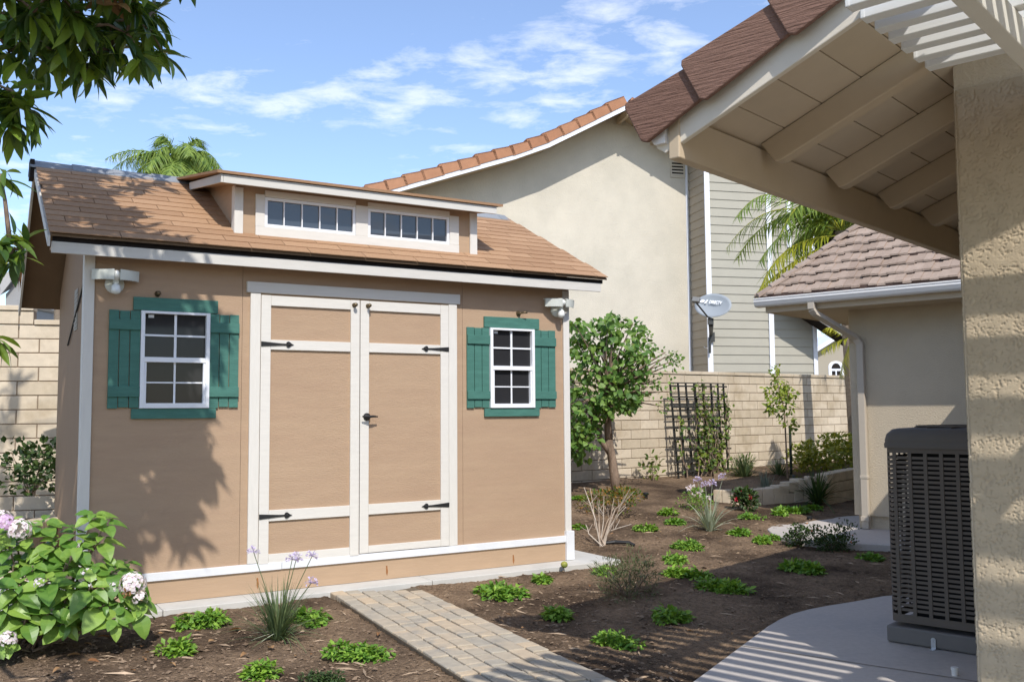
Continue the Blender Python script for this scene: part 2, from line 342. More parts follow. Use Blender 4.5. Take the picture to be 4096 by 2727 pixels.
tip = [lz(x, y) for x, y in ((2294, 845), (2050, 838), (1800, 825), (1560, 805), (1400, 778), (1310, 742), (1275, 708), (1300, 685), (1380, 662), (1500, 648), (1750, 618), (2085, 580))]
slab(b, [flat(*p) for p in tip] + [V((6.5, 13.4, 0)), V((9, 12, 0)), V((6, 9.4, 0))], -.12, .004)
kind(b.build('walkway', PATIO, bevel=.012))
b = MB()   # control joint sawn in the patio, filled dark
a, c = flat(1735, 1488, .003), flat(2230, 1563, .003); d = (c - a).normalized(); s_ = V((-d.y, d.x, 0)) * .004; a -= d * 1.2; c += d * .6
b.poly([a - s_, c - s_, c + s_, a + s_]); kind(b.build('patio_joint', SAND))

# ---------------------------------------------------------------- block walls
def block_wall(o, d, length, top, zb, bw, bh, n, parent, cap=True, t=.15):
    """blocks of a running bond between zb and top, in the plane through o along d (o, d local)"""
    b = MB(); z = top - (.05 if cap else 0); r = 0; dn = V((d.y, -d.x, 0)); up = V((0, 0, 1)); g = .006
    while z > zb:
        x = -(bw / 2 if r % 2 else 0)
        while x < length:
            x0, x1 = max(x, 0) + g, min(x + bw, length) - g
            if x1 - x0 > .03:
                c = o + d * ((x0 + x1) / 2) + up * (z - bh / 2) - dn * (t / 2); k = U(-.002, .002)
                b.obox(c, d * ((x1 - x0) / 2), -dn * (t / 2 + k), up * (bh / 2 - g), U(0, 1))
            x += bw
        z -= bh; r += 1
    ob = b.build('blocks', BLOCK, parent, bevel=.005)
    b = MB(); b.obox(o + d * length / 2 + up * ((top - .06 + zb) / 2) - dn * (t / 2), d * (length / 2 - .004), dn * (t / 2 - .010), up * ((top - .06 - zb) / 2)); b.build('mortar', MORTAR, parent)
    if cap:
        b = MB(); x = 0
        while x < length:
            e = min(x + bw, length); b.obox(o + d * ((x + e) / 2) + up * (top - .022) - dn * (t / 2), d * ((e - x) / 2 - .003), dn * (t / 2 + .018), up * .028, U(0, .6)); x += bw
        b.build('cap', BLOCK, parent, bevel=.006)
t = thing('block_wall', 'long cream block wall with flat cap behind the fruit tree and trellis', 'wall', WALL_O)
block_wall(-WALL_D * 4.2, WALL_D, 13.0, 2.15, -.1, .44, .158, 0, t)
lw = V((sin(radians(76)), cos(radians(76)), 0)); lo = at_depth(-60, 900, 10.4); lo.z = 0
t = thing('block_wall', 'stepped block wall at the left, with leaf shadows, behind the shed', 'wall', lo)
ln = (at_depth(76, 900, 10.7) - lo); ln = V((ln.x, ln.y, 0)).length
block_wall(V((0, 0, 0)), lw, ln + 2.3, 2.485, -.1, .43, .158, 0, t, False)
block_wall(V((0, 0, .001)), lw, ln, 2.693, 2.49, .43, .158, 0, t)
b = MB()
for k in range(6): b.obox(lw * (ln + .004 + .2 + .4 * k) + V((0, 0, 2.514)) - V((lw.y, -lw.x, 0)) * .075, lw * .197, V((lw.y, -lw.x, 0)) * .093, V((0, 0, .028)), U(0, .6))
b.build('cap', BLOCK, t, bevel=.006)
# low planter wall
t = thing('planter_wall', 'low capped block planter wall in the shade left of the shed', 'wall', at_depth(20, 1200, 8.6) * 1)
t.location.z = 0
b = MB(); b.box(-1.6, .17, 0, .2, -.05, .42); b.box(-.02, .17, .204, 1.6, -.05, .42); b.build('wall', BLOCK, t, bevel=.01)
b = MB(); b.box(-1.6, .20, -.02, .22, .424, .50); b.box(-.05, .20, .224, 1.6, .424, .50); b.build('cap', BLOCK, t, bevel=.01)

# raised bed with curved retaining wall
base = [ground(x, y) for x, y in ((1640, 1136), (1700, 1141), (1781, 1143), (1850, 1153), (1905, 1158), (1948, 1150), (1990, 1128))]
t = thing('retaining_wall', 'curved low retaining wall of beige blocks round the raised bed', 'wall', base[0])
hts = [.16, .20, .24, .36, .44, .46, .46]; b = MB(); pts = []
for k in range(6):
    for j in range(6): u = j / 6; pts.append((base[k].lerp(base[k + 1], u), hts[k] + (hts[k + 1] - hts[k]) * u))
for k in range(len(pts) - 1):
    (p, h), (q, h2) = pts[k], pts[k + 1]; d = (q - p).normalized(); nn = V((-d.y, d.x, 0)); rows = 1 if h < .26 else (2 if h < .4 else 3)
    for r in range(rows):
        if rows > 1 and (k + r) % 2: continue
        e = pts[min(k + 2, len(pts) - 1)][0] if rows > 1 or k % 2 == 0 else q
        if rows == 1 and k % 2: continue
        zt = p.z + h * (r + 1) / rows; zb = p.z + h * r / rows - (.1 if r == 0 else 0); ee = p.lerp(e, .985)
        b.hexa([V((v.x, v.y, zb)) for v in (p, ee, ee + nn * .2, p + nn * .2)] + [V((v.x, v.y, zt - .006)) for v in (p, ee, ee + nn * .2, p + nn * .2)], U(0, .7))
ob = b.build('blocks', BLOCK, t, bevel=.012); ob.location = -base[0]
b = MB()
nu, nv = 12, 10
for i in range(nu + 1):
    f = i / nu * 6; k = min(int(f), 5); p = base[k].lerp(base[k + 1], f - k) + V((0, 0, hts[k] - .06)); q = WALL_O + WALL_D * (1.8 + 6.5 * i / nu); q.z = .42
    for j in range(nv + 1): r = p.lerp(q, j / nv); b.v.append((r.x, r.y, r.z + .03 * MN.noise(r * 3)))
for i in range(nu):
    for j in range(nv): k = i * (nv + 1) + j; b.face((k, k + nv + 1, k + nv + 2, k + 1))
kind(b.build('raised_bed', SOIL, smooth=True))

# ---------------------------------------------------------------- garden shed (local: x along the front, y into the shed)
shed = thing('garden_shed', 'tan wooden garden shed with white double doors, green shutters and a dormer', 'shed', SO, math.atan2(SX.y, SX.x))
RT, RZ, ET, EZ = 1.30, 3.71, -.26, 2.83            # ridge and front eave
def rz(t): return EZ + (RZ - EZ) * (t - ET) / (RT - ET)
BT, BZ = 2.68, 2.57
def rzb(t): return RZ + (BZ - RZ) * (t - RT) / (BT - RT)
WINS = [(-4.052, -3.525, 1.532, 2.305), (-.869, -.372, 1.519, 2.292)]
def holes(b, x0, x1, z0, z1, hs, y0, y1):
    xs = sorted({x0, x1} | {h[0] for h in hs} | {h[1] for h in hs})
    for a, c in zip(xs, xs[1:]):
        hh = [h for h in hs if h[0] <= a and h[1] >= c]; z = z0
        for h in sorted(hh, key=lambda h: h[2]): b.box(a, c, y0, y1, z, h[2]); z = h[3]
        b.box(a, c, y0, y1, z, z1)
b = MB()
for s0, s1 in ((-4.40, -3.2515), (-3.2485, -1.1615), (-1.1585, .055)): holes(b, s0, s1, .19, 2.86, [h for h in WINS if s0 < h[0] < s1], 0, .03)
b.box(-4.38, .04, .0305, .034, .2, 2.8)
for s0, z0_ in [(s_, .30 + .31 * k) for s_ in (-4.30, -3.29, -3.21, -1.20, -1.12, -.06) for k in range(8)]: b.lathe((s0, .0005, z0_ + U(-.02, .02)), (0, -1, 0), [(0, .0042), (.0012, .003)], 6)
b.build('front_wall', TAN, shed)
b = MB()
for s0, z0_ in ((-1.94, .115), (-.62, .10), (-3.1, .12)):
    b = MB(); b.lathe((s0, -.0125, z0_), (0, -1, 0), [(0, .007), (.002, .005)], 8); b.ext([(s0 - .006, -.0128, z0_ - .005), (s0 + .007, -.0128, z0_ - .005), (s0 + .013, -.0128, z0_ - .05), (s0 + .004, -.0128, z0_ - .085), (s0 - .006, -.0128, z0_ - .055)], (0, -.0004, 0))
    b.build('rusty_nail', mat('rust', (.30, .13, .045), .9, .3, 40), shed)
b = MB(); b.ext([(-4.40, .031, 0), (-4.40, 2.5, 0), (-4.40, 2.5, rzb(2.5) - .06), (-4.40, RT, RZ - .07), (-4.40, .031, rz(.031) - .05)], (.03, 0, 0)); b.build('side_wall', mat('side_siding', (.30, .20, .125), .75, .08, 3, .5, 14, .006, (9, 9, 1)), shed)  # left wall only: siding colour darkened to carry the wall's shade
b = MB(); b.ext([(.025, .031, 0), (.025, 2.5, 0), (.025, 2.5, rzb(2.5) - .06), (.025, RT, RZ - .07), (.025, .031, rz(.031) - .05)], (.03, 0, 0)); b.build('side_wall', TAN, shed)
b = MB(); b.box(-4.36, .02, 2.47, 2.5, 0, rzb(2.5) - .06); b.build('rear_wall', TAN, shed)
b = MB(); b.box(-4.42, .05, -.012, .0, .003, .178); b.build('skirt_board', TAN2, shed)
b = MB(); b.box(-4.42, -2.9, -.030, -.001, .18, .243); b.box(-2.897, .040, -.030, -.001, .181, .244); b.build('base_trim', WTRIM, shed, bevel=.003)
b = MB(); b.box(-.012, .082, -.042, .05, .003, .288); b.build('corner_block', WTRIM, shed, bevel=.004)
b = MB(); b.box(-4.475, -4.400, -.020, -.001, .246, 2.78); b.box(-4.475, -4.402, .0, .09, .1, 2.79); b.build('corner_trim', WHITEV, shed, bevel=.003)
b = MB(); b.box(-.010, .062, -.020, -.001, .290, 2.70); b.box(.056, .074, .0, .09, .05, 2.72); b.build('corner_trim', WHITEV, shed, bevel=.003)
b = MB(); b.box(-4.407, -4.4005, 1.0, 1.22, 2.22, 2.58)
for k in range(9): b.box(-4.411, -4.4075, 1.02, 1.20, 2.24 + k * .037, 2.256 + k * .037)
b.build('side_vent', mat('side_vent_paint', (.36, .33, .28), .7), shed)
b = MB(); b.tube([(-4.41, .10, 2.78), (-4.412, 1.6, 2.12)], .008, 6); b.build('cable', BLKPL, shed)
# eaves and roof
b = MB(); b.box(-4.727, .33, -.205, -.18, 2.69, 2.775); b.build('fascia', GREY, shed, bevel=.002)
b = MB(); b.box(-4.72, .36, -.195, -.17, 2.778, 2.815); b.build('drip_edge', FELT, shed)  # near-black drip edge; its colour also carries the shadowed gap under the shingles
b = MB(); b.box(-4.72, .32, -.178, -.002, 2.735, 2.75); b.build('soffit', mat('soffit_tan', (.42, .27, .16), .8, .05, 4), shed)
b = MB()
dk = .02
b.hexa([(-4.735, ET + .02, rz(ET + .02) - dk - .012), (.38, ET + .02, rz(ET + .02) - dk - .012), (.09, RT, RZ - dk - .012), (-4.735, RT, RZ - dk - .012), (-4.735, ET + .02, rz(ET + .02) - .012), (.38, ET + .02, rz(ET + .02) - .012), (.09, RT, RZ - .012), (-4.735, RT, RZ - .012)])
b.hexa([(-4.735, RT + .002, RZ - dk - .012), (.09, RT + .002, RZ - dk - .012), (.09, BT, BZ - dk), (-4.735, BT, BZ - dk), (-4.735, RT + .002, RZ - .012), (.09, RT + .002, RZ - .012), (.09, BT, BZ), (-4.735, BT, BZ)])
roof = b.build('roof', DECK, shed)
b = MB(); n = 14; sl_ = V((0, RT - ET, RZ - EZ)); nrm = V((0, -(RZ - EZ), RT - ET)).normalized(); dn = sl_.normalized()
for r in range(n):
    u0, u1 = r / n, min(1, (r + 1.15) / n); off = -4.75 - .5 * ((r * .37) % 1.0)
    s = off
    while s < .42:
        e = s + .5; smax = .40 - .31 * (r + .3) / n + (.012 * ((r * 7) % 3 - 1))
        a, c = max(s, -4.75) + .0025, min(e, smax) - .0025
        if c - a > .02:
            p0 = V((0, ET, EZ)) + sl_ * u0; p1 = V((0, ET, EZ)) + sl_ * u1
            lo_, hi_ = nrm * .003, nrm * -.004; th = nrm * .0075; jt = dn * U(-.003, .003); tt = U(0, 1)
            q = [V((a, 0, 0)) + p0 + lo_ + jt, V((c, 0, 0)) + p0 + lo_ + jt, V((c, 0, 0)) + p1 + hi_, V((a, 0, 0)) + p1 + hi_]
            b.hexa(q + [v + th for v in q], tt)
        s = e
b.build('shingles', SHING, roof)
b = MB(); s = -4.79; k = 0
while s < .06:
    e = min(s + .36, .09)
    for sg in (0, 1):
        y0, z0, y1, z1 = RT, RZ + .022 + .004 * (k % 2), (RT - .13 if sg == 0 else RT + .13), 0
        z1 = (rz(y1) if sg == 0 else rzb(y1)) + .014 + .003 * (k % 2)
        P = [(s, y0, z0), (e, y0, z0 - .006), (e, y1, z1 - .006), (s, y1, z1)]
        b.ext(P, (0, 0, -.012), U(0, 1))
    s += .34; k += 1
b.build('ridge_cap', RIDGE, roof)
b = MB()   # left rake boards, front and rear slope
for x0 in (-4.757,):
    b.hexa([(x0, ET + .02, rz(ET) - .10), (x0 + .018, ET + .02, rz(ET) - .10), (x0 + .018, RT, RZ - .10), (x0, RT, RZ - .10), (x0, ET + .02, rz(ET) - .02), (x0 + .018, ET + .02, rz(ET) - .02), (x0 + .018, RT, RZ - .02), (x0, RT, RZ - .02)])
    b.hexa([(x0, RT + .003, RZ - .10), (x0 + .018, RT + .003, RZ - .10), (x0 + .018, BT, BZ - .10), (x0, BT, BZ - .10), (x0, RT + .003, RZ - .02), (x0 + .018, RT + .003, RZ - .02), (x0 + .018, BT, BZ - .02), (x0, BT, BZ - .02)])
b.build('rake_board', GREY, roof)
b = MB(); b.box(-4.79, -4.755, RT - .10, RT + .06, RZ - .16, RZ + .008); b.build('ridge_end', FELT, roof)
# dormer
dm = MB(); DT = .06
DW = [(-3.046, -2.237, 3.096, 3.332), (-2.095, -1.282, 3.090, 3.333)]
holes(dm, -3.30, -.985, rz(DT) - .02, 3.43, DW, DT, DT + .03)
def droof(t): return 3.475 + (t + .12) * .150
def ct(s): return s
for s0 in (-3.30, -1.005): dm.ext([(s0, DT + .031, rz(DT + .03) - .02), (s0, 1.25, rz(1.25) - .02), (s0, 1.2, droof(1.2) - .03), (s0, DT + .031, droof(DT) - .03)], (.02, 0, 0))
dorm = dm.build('dormer', TAN2, shed)
b = MB(); b.box(-3.318, -3.244, DT - .022, DT - .001, 2.975, 3.40); b.box(-3.318, -3.302, DT, DT + .075, 3.0, 3.42); b.build('corner_trim', WHITEV, dorm, bevel=.003)
b = MB(); b.box(-1.050, -.972, DT - .022, DT - .001, 2.968, 3.41); b.box(-.984, -.968, DT, DT + .075, 3.0, 3.42); b.build('corner_trim', WHITEV, dorm, bevel=.003)
b = MB()
b.box(-3.138, -1.172, DT - .024, DT - .001, 2.998, 3.080); b.box(-3.138, -3.058, DT - .020, DT - .001, 3.081, 3.36)
b.box(-1.270, -1.172, DT - .020, DT - .001, 3.081, 3.36); b.box(-2.225, -2.107, DT - .020, DT - .001, 3.081, 3.36)
b.box(-3.057, -2.226, DT - .018, DT - .001, 3.345, 3.40); b.box(-2.106, -1.271, DT - .018, DT - .001, 3.345, 3.40); b.build('window_casing', WHITE, dorm, bevel=.003)
for x0, x1, z0, z1 in DW:
    b = MB(); b.m = 0; f = .014
    b.box(x0, x1, DT - .010, DT + .02, z0 - .012, z0 + f); b.box(x0, x1, DT - .010, DT + .02, z1 - f, z1 + .01)
    b.box(x0 - .010, x0 + f, DT - .011, DT + .02, z0 - .012, z1 + .01); b.box(x1 - f, x1 + .010, DT - .011, DT + .02, z0 - .012, z1 + .01)
    for k in range(1, 5): x = x0 + (x1 - x0) * k / 5; b.box(x - .0045, x + .0045, DT - .006, DT + .012, z0 + f, z1 - f)
    b.m = 1; b.box(x0, x1, DT + .013, DT + .018, z0, z1); b.build('window', [VINYL, GLASSB], dorm)
b = MB(); b.box(-3.455, -.850, -.130, -.108, 3.385, 3.455)
b.hexa([(-3.475, -.130, 3.385), (-3.457, -.130, 3.385), (-3.457, 1.05, droof(1.05) - .09), (-3.475, 1.05, droof(1.05) - .09), (-3.475, -.130, 3.455), (-3.457, -.130, 3.455), (-3.457, 1.05, droof(1.05) - .02), (-3.475, 1.05, droof(1.05) - .02)])
b.build('fascia', GREY, dorm, bevel=.002)
b = MB(); b.hexa([(-3.45, -.107, 3.40), (-.86, -.107, 3.40), (-.86, 1.2, droof(1.2) - .06), (-3.45, 1.2, droof(1.2) - .06), (-3.45, -.107, 3.415), (-.86, -.107, 3.415), (-.86, 1.2, droof(1.2) - .045), (-3.45, 1.2, droof(1.2) - .045)]); b.build('soffit', TAN2, dorm)
b = MB(); b.m = 0
b.hexa([(-3.51, -.15, droof(-.15) - .012), (-.79, -.15, droof(-.15) - .012), (-.80, RT, droof(RT) + .012), (-3.55, RT, droof(RT) + .012), (-3.51, -.15, droof(-.15) + .012), (-.79, -.15, droof(-.15) + .012), (-.80, RT, droof(RT) + .032), (-3.55, RT, droof(RT) + .032)])
b.build('roof', SHING, dorm)
b = MB(); b.box(-3.47, -.83, -.128, -.108, 3.457, droof(-.13) - .014); b.build('drip_edge', FELT, dorm)
# windows with shutters
def shutter(b, x0, x1, z0, z1, rails):
    w3 = (x1 - x0) / 3
    for k in range(3): b.box(x0 + k * w3 + .003, x0 + (k + 1) * w3 - .003, -.019, -.001, z0 + .004 * ((k * 2) % 3), z1 - .004 * (k % 2))
    for a, c in rails: b.box(x0 + .002, x1 - .002, -.036, -.0195, a, c)
for wi, (x0, x1, z0, z1) in enumerate(WINS):
    b = MB(); f = .026; zm = (z0 + z1) / 2 + .005
    b.box(x0 - .004, x0 + f, -.040, .02, z0, z1); b.box(x1 - f, x1 + .004, -.040, .02, z0, z1)
    b.box(x0 + f, x1 - f, -.038, .02, z0, z0 + .040); b.box(x0 + f, x1 - f, -.038, .02, z1 - .02, z1)
    b.box(x0 + f, x1 - f, -.036, .02, zm - .026, zm + .014)
    b.box(x0 + f, x0 + f + .018, -.030, .01, z0 + .04, zm - .026); b.box(x1 - f - .018, x1 - f, -.030, .01, z0 + .04, zm - .026)
    xm = (x0 + x1) / 2
    b.box(xm - .010, xm + .010, -.010, .002, zm + .014, z1 - .02); b.box(x0 + f, xm - .0105, -.009, .002, (zm + z1) / 2 - .010, (zm + z1) / 2 + .006); b.box(xm + .0105, x1 - f, -.009, .002, (zm + z1) / 2 - .010, (zm + z1) / 2 + .006)
    b.box(xm - .008, xm + .008, -.006, .002, z0 + .04, zm - .026); b.box(x0 + f + .018, xm - .0085, -.005, .002, (zm + z0) / 2 + .002, (zm + z0) / 2 + .014); b.box(xm + .0085, x1 - f - .018, -.005, .002, (zm + z0) / 2 + .002, (zm + z0) / 2 + .014)
    wo = b.build('window', VINYL, shed, bevel=.002)
    b = MB(); b.box(x0 + .01, x1 - .01, .004, .010, z0 + .01, z1 - .01); b.build('pane', GLASS, wo)
    b = MB(); b.box(x0 + .055, x0 + .098, .001, .0035, z1 - .052, z1 - .028); b.build('sticker', WTRIM, wo)
    rails = [(2.149, 2.231), (1.622, 1.704)] if wi == 0 else [(2.130, 2.214), (1.604, 1.680)]
    sh_l = (-4.292, -4.056) if wi == 0 else (-1.122, -.874); sh_r = (-3.521, -3.279) if wi == 0 else (-.367, -.108)
    for q in (sh_l, sh_r): b = MB(); shutter(b, q[0], q[1], z0 - .001, z1 - .002, rails); b.build('shutter', GREEN, shed, bevel=.002)
    b = MB(); b.box(x0 - .062, x1 + .068, -.024, -.001, z1 + .003, z1 + .108); b.build('head_board', GREEN, shed, bevel=.002)
    b = MB(); b.box(x0 - .062, x1 + .064, -.024, -.001, z0 - .083, z0 - .003); b.build('sill_board', GREEN, shed, bevel=.002)
# doors
b = MB(); b.box(-3.221, -1.200, -.034, -.001, 2.500, 2.592); b.build('door_head', WHITE, shed, bevel=.003)
for x0, x1 in ((-3.188, -3.102), (-1.318, -1.231)): b = MB(); b.box(x0, x1, -.026, -.001, .246, 2.498); b.build('door_jamb', WHITEV, shed, bevel=.003)
for di, (x0, x1) in enumerate(((-3.098, -2.213), (-2.205, -1.322))):
    zb = .232 + .018 * di + .0; dr = MB(); st = .083
    dr.box(x0 + .02, x1 - .02, -.010, -.002, zb + .02, 2.46); D0 = dr
    door = dr.build('door', TAN, shed)
    b = MB()
    b.box(x0, x0 + st, -.030, -.0105, zb, 2.484); b.box(x1 - st, x1, -.030, -.0105, zb, 2.484)
    for a, c in ((zb + .001, .312), (.584, .675), (2.022, 2.106), (2.397, 2.483)): b.box(x0 + st + .001, x1 - st - .001, -.0285, -.0105, a, c)
    b.build('rails', WHITE, door, bevel=.0025)
    for hz in (2.069, .626):
        b = MB(); xs, sg = (x0, 1) if di == 0 else (x1, -1)
        pr = [(0, .021), (.17, .008), (.215, .007), (.222, .022), (.238, .026), (.250, .018), (.262, .008), (.282, 0)]
        up = [(xs + sg * a, -.031, hz + h) for a, h in pr]; dnp = [(xs + sg * a, -.031, hz - h) for a, h in pr[:-1]][::-1]
        b.ext(up + dnp, (0, -.006, 0)); b.lathe((xs + sg * .24, -.037, hz), (0, -1, 0), [(0, .012), (.006, .009), (.009, 0)], 10)
        b.build('hinge', IRON, door)
    b = MB(); kx = x1 - .055 if di == 0 else x0 + .068; b.lathe((kx, -.030, 2.438), (0, -1, 0), [(0, .020), (.008, .020), (.012, .010), (.035, .009), (.04, .018), (.052, .016), (.056, 0)], 14); b.build('knob', BRASS, door, smooth=True)
    if di == 1:
        b = MB(); hx, hz = x0 + .062, 1.447
        b.lathe((hx, -.030, hz), (0, -1, 0), [(0, .034), (.010, .033), (.014, .018), (.055, .014), (.060, 0)], 16)
        b.tube([(hx - .062, -.078, hz + .002), (hx - .03, -.086, hz + .006), (hx, -.088, hz), (hx + .04, -.086, hz + .003), (hx + .085, -.078, hz)], [.006, .009, .012, .010, .006], 8); b.build('handle', IRON, door, smooth=True)
b = MB(); b.lathe((-3.932, -.001, 2.447), (0, -1, 0), [(0, .024), (.01, .023), (.016, .012), (.05, .010), (.055, .018), (.07, .015), (.073, 0)], 14); b.build('hook_knob', BRASS, shed, smooth=True)
b = MB(); b.lathe((-.535, -.001, 2.447), (0, -1, 0), [(0, .026), (.01, .025), (.018, .014), (.05, .010), (.052, 0)], 14); b.tube([(-.535, -.05, 2.447), (-.50, -.065, 2.452), (-.475, -.075, 2.455)], [.009, .010, .012], 8); b.build('hook_knob', BRASS, shed, smooth=True)
for cx in (-4.257, -.085):
    b = MB(); b.lathe((cx, -.001, 2.50), (0, -1, 0), [(0, .07), (.02, .072), (.035, .05), (.05, .02)], 18)
    b.box(cx - .02, cx + .02, -.10, -.045, 2.50, 2.535)
    fl = b.build('floodlight', LAMP, shed, smooth=False)
    for sg in (-1, 1):
        b = MB(); ri = []
        for k in range(9):
            u = k / 8; x = cx + sg * (.022 + .150 * u); y = -.150 + .085 * u ** 2.2; ri.append((x, y))
        for (xa, ya), (xb, yb) in zip(ri, ri[1:]):
            q = [(xa, ya, 2.512 + .01), (xb, yb, 2.512 + .014), (xb, yb + .01, 2.512 + .014), (xa, ya + .01, 2.522)]
            p = [(v[0], v[1], v[2]) for v in q] + [(xa, ya - .012, 2.60), (xb, yb - .012, 2.598), (xb, yb + .01, 2.598), (xa, ya + .01, 2.60)]
            b.hexa(p if sg > 0 else [p[i] for i in (1, 0, 3, 2, 5, 4, 7, 6)])
        b.ext([(ri[0][0], ri[0][1], 2.60), (ri[-1][0], ri[-1][1], 2.60), (ri[-1][0], -.03, 2.60), (ri[0][0], -.03, 2.60)], (0, 0, .006))
        b.build('reflector', LAMP, fl)
    b = MB(); b.lathe((cx, -.115, 2.565), (0, -.5, .6), [(-.045, .018), (-.02, .03), (.005, .034), (.025, .028), (.036, .012), (.038, 0)], 14)
    b.build('lamp_head', BULB, fl, smooth=True)
    b = MB(); b.lathe((cx, -.085, 2.498), (0, -.15, -1), [(0, .02), (.02, .036), (.055, .037), (.075, .030), (.082, .012), (.084, 0)], 14); b.build('sensor_head', BULB, fl, smooth=True)

# ---------------------------------------------------------------- near house (local: x = away from the gutter side, y = along the gutter, away from the camera)
HROT = math.atan2(EN.y, EN.x)
house = thing('house', 'beige stucco house corner at the right with deep open eaves and brown roof tiles', 'house', HO, HROT)
TS = .416
def sof(x): return 2.905 + (x + .76) * TS
b = MB(); b.ext([(0.003, .003, -.1), (4.5, .003, -.1), (4.5, .003, 4.6), (0.003, .003, sof(0.0))], (0, .2, 0)); b.box(.003, .2, .205, 12, -.1, sof(0.0) - .01); b.build('wall', HSTUC, house)
b = MB(); st = .0036; nx = int(.42 / st); nz = int(3.15 / (st * 1.15))   # the near rough stucco face, as real relief, wrapping round the corner
def relief(x, z):
    p = V((x * 66, 3.1, z * 80)); a = MN.noise(p) * .6 + MN.noise(p * 2.1) * .35 + MN.noise(p * 4.3) * .2; g = MN.noise(V((x * 260, 0, z * 260))) + .6 * MN.noise(V((x * 130, 4, z * 130)))
    w2 = MN.noise(V((x * 17, 5, z * 17)))
    return .0042 * sstep(-.28, -.13, a + .35 * w2) + .0013 * g + .0016 * w2 - .003
for j in range(nz + 1):
    z = -.05 + j * st * 1.15
    for i in range(-8, nx + 1):
        r = relief(i * st, z)
        if i >= 0: b.v.append((i * st, -r - .004 + .018 * max(0, 1 - i / 6) ** 2, z))
        else: b.v.append((-.004 - r * .8, .012 - (i + 1) * st * 1.2, z))
W_ = nx + 9
for j in range(nz):
    for i in range(W_ - 1): k = j * W_ + i; b.face((k, k + 1, k + W_ + 1, k + W_))
b.build('stucco_face', PSTUC, house, smooth=True)
# roof deck boards seen from below, rafters, fascia, rake, tiles
X0, X1, Y0, Y1 = -.93, 3.6, -1.25, 9.0
sfo = MB(); bw = .203; k = 0; x = X0 + .05
while x < X1:
    e = x + bw - .007
    ln = 1.27 * ((k * 3) % 4)
    ys = Y0 if x < .1 else -.73
    sfo.hexa([(x, ys, sof(x)), (e, ys, sof(e)), (e, Y1, sof(e)), (x, Y1, sof(x)), (x, ys, sof(x) + .02), (e, ys, sof(e) + .02), (e, Y1, sof(e) + .02), (x, Y1, sof(x) + .02)], U(0, 1)); x += bw; k += 1
hr = sfo.build('roof_boards', SOFF, house)
XN = .12
b = MB(); b.hexa([(X0, Y0, sof(X0) + .0215), (XN, Y0, sof(XN) + .0215), (XN, .01, sof(XN) + .0215), (X0, .01, sof(X0) + .0215), (X0, Y0, sof(X0) + .05), (XN, Y0, sof(XN) + .05), (XN, .01, sof(XN) + .05), (X0, .01, sof(X0) + .05)])
b.hexa([(.122, -.73, sof(.122) + .0215), (X1, -.73, sof(X1) + .0215), (X1, .01, sof(X1) + .0215), (.122, .01, sof(.122) + .0215), (.122, -.73, sof(.122) + .05), (X1, -.73, sof(X1) + .05), (X1, .01, sof(X1) + .05), (.122, .01, sof(.122) + .05)])  # hidden overhang strip added, its depth set to shade the upper stucco
Y0 = .012
b.hexa([(X0, Y0, sof(X0) + .0215), (X1, Y0, sof(X1) + .0215), (X1, Y1, sof(X1) + .0215), (X0, Y1, sof(X0) + .0215), (X0, Y0, sof(X0) + .05), (X1, Y0, sof(X1) + .05), (X1, Y1, sof(X1) + .05), (X0, Y1, sof(X0) + .05)]); b.build('roof_deck', FELT, house)
for k in range(10):
    y = -.50 + .79 * (k) if k else -.50
    b = MB(); h = .155; c = .04
    def P(x, y_): return [(x, y_, sof(x) - .001), (x, y_, sof(x) - h)]
    xe = .10 if y < -.1 else -.005
    pts = [(-.815, y, sof(-.815) - .002), (xe, y, sof(xe) - .002), (xe, y, sof(xe) - h), (-.70, y, sof(-.70) - h), (-.735, y, sof(-.735) - h + .012)]
    b.ext(pts, (0, .088, 0)); b.build('rafter', EAVE, house, bevel=.008)
b = MB(); b.box(-.875, -.817, -1.29, Y1, 2.655, 2.86); b.build('fascia', EAVE, house, bevel=.006)
b = MB(); b.ext([(-.90, -1.245, sof(-.90) - .155), (.04, -1.245, sof(.04) - .165), (.04, -1.245, sof(.04) + .02), (-.95, -1.245, sof(-.95) + .02), (-.95, -1.245, sof(-.95) - .10)], (0, -.034, 0))
b.build('rake_board', EAVEL, house, bevel=.005)
b = MB()    # brown rake tiles, each upper one lapping the lower one
sdir = V((1, 0, TS)).normalized(); sup = V((-TS, 0, 1)).normalized()
for x, L in ((-1.03, .46), (-.715, .56), (-.285, .56), (.14, .40)):
    p = V((x, 0, sof(x) + .05)); tt = U(0, 1)
    lead = [p + sup * -.105 + sdir * .02, p + sup * -.12 + sdir * .045, p + sup * .118, p + sup * .095 + sdir * -.014]
    q = p + sdir * L
    A = [p + sdir * .03 + sup * -.12, q + sup * -.085, q + sup * .075, p + sup * .118, p + sdir * -.012 + sup * .095, p + sdir * .004 + sup * -.10]
    y0 = [-1.352, -1.325, -1.325, -1.352, -1.352, -1.352]
    n_ = len(A); i0 = len(b.v); b.v.extend((a.x, y, a.z) for a, y in zip(A, y0)); b.v.extend((a.x, y + .028, a.z) for a, y in zip(A, y0))
    b.face(tuple(range(i0 + n_ - 1, i0 - 1, -1)), tt); b.face(tuple(range(i0 + n_, i0 + 2 * n_)), tt)
    for k in range(n_): b.face((i0 + k, i0 + (k + 1) % n_, i0 + n_ + (k + 1) % n_, i0 + n_ + k), tt)
    T = [p + sup * .117, q + sup * .074]; b.hexa([(T[0].x, -1.32, T[0].z - .03), (T[1].x, -1.30, T[1].z - .03), (T[1].x, -.96, T[1].z - .03), (T[0].x, -.96, T[0].z - .03), (T[0].x, -1.32, T[0].z), (T[1].x, -1.30, T[1].z), (T[1].x, -.96, T[1].z), (T[0].x, -.96, T[0].z)], tt)
b.build('rake_tiles', HTILE, house, bevel=.006)
b = MB()
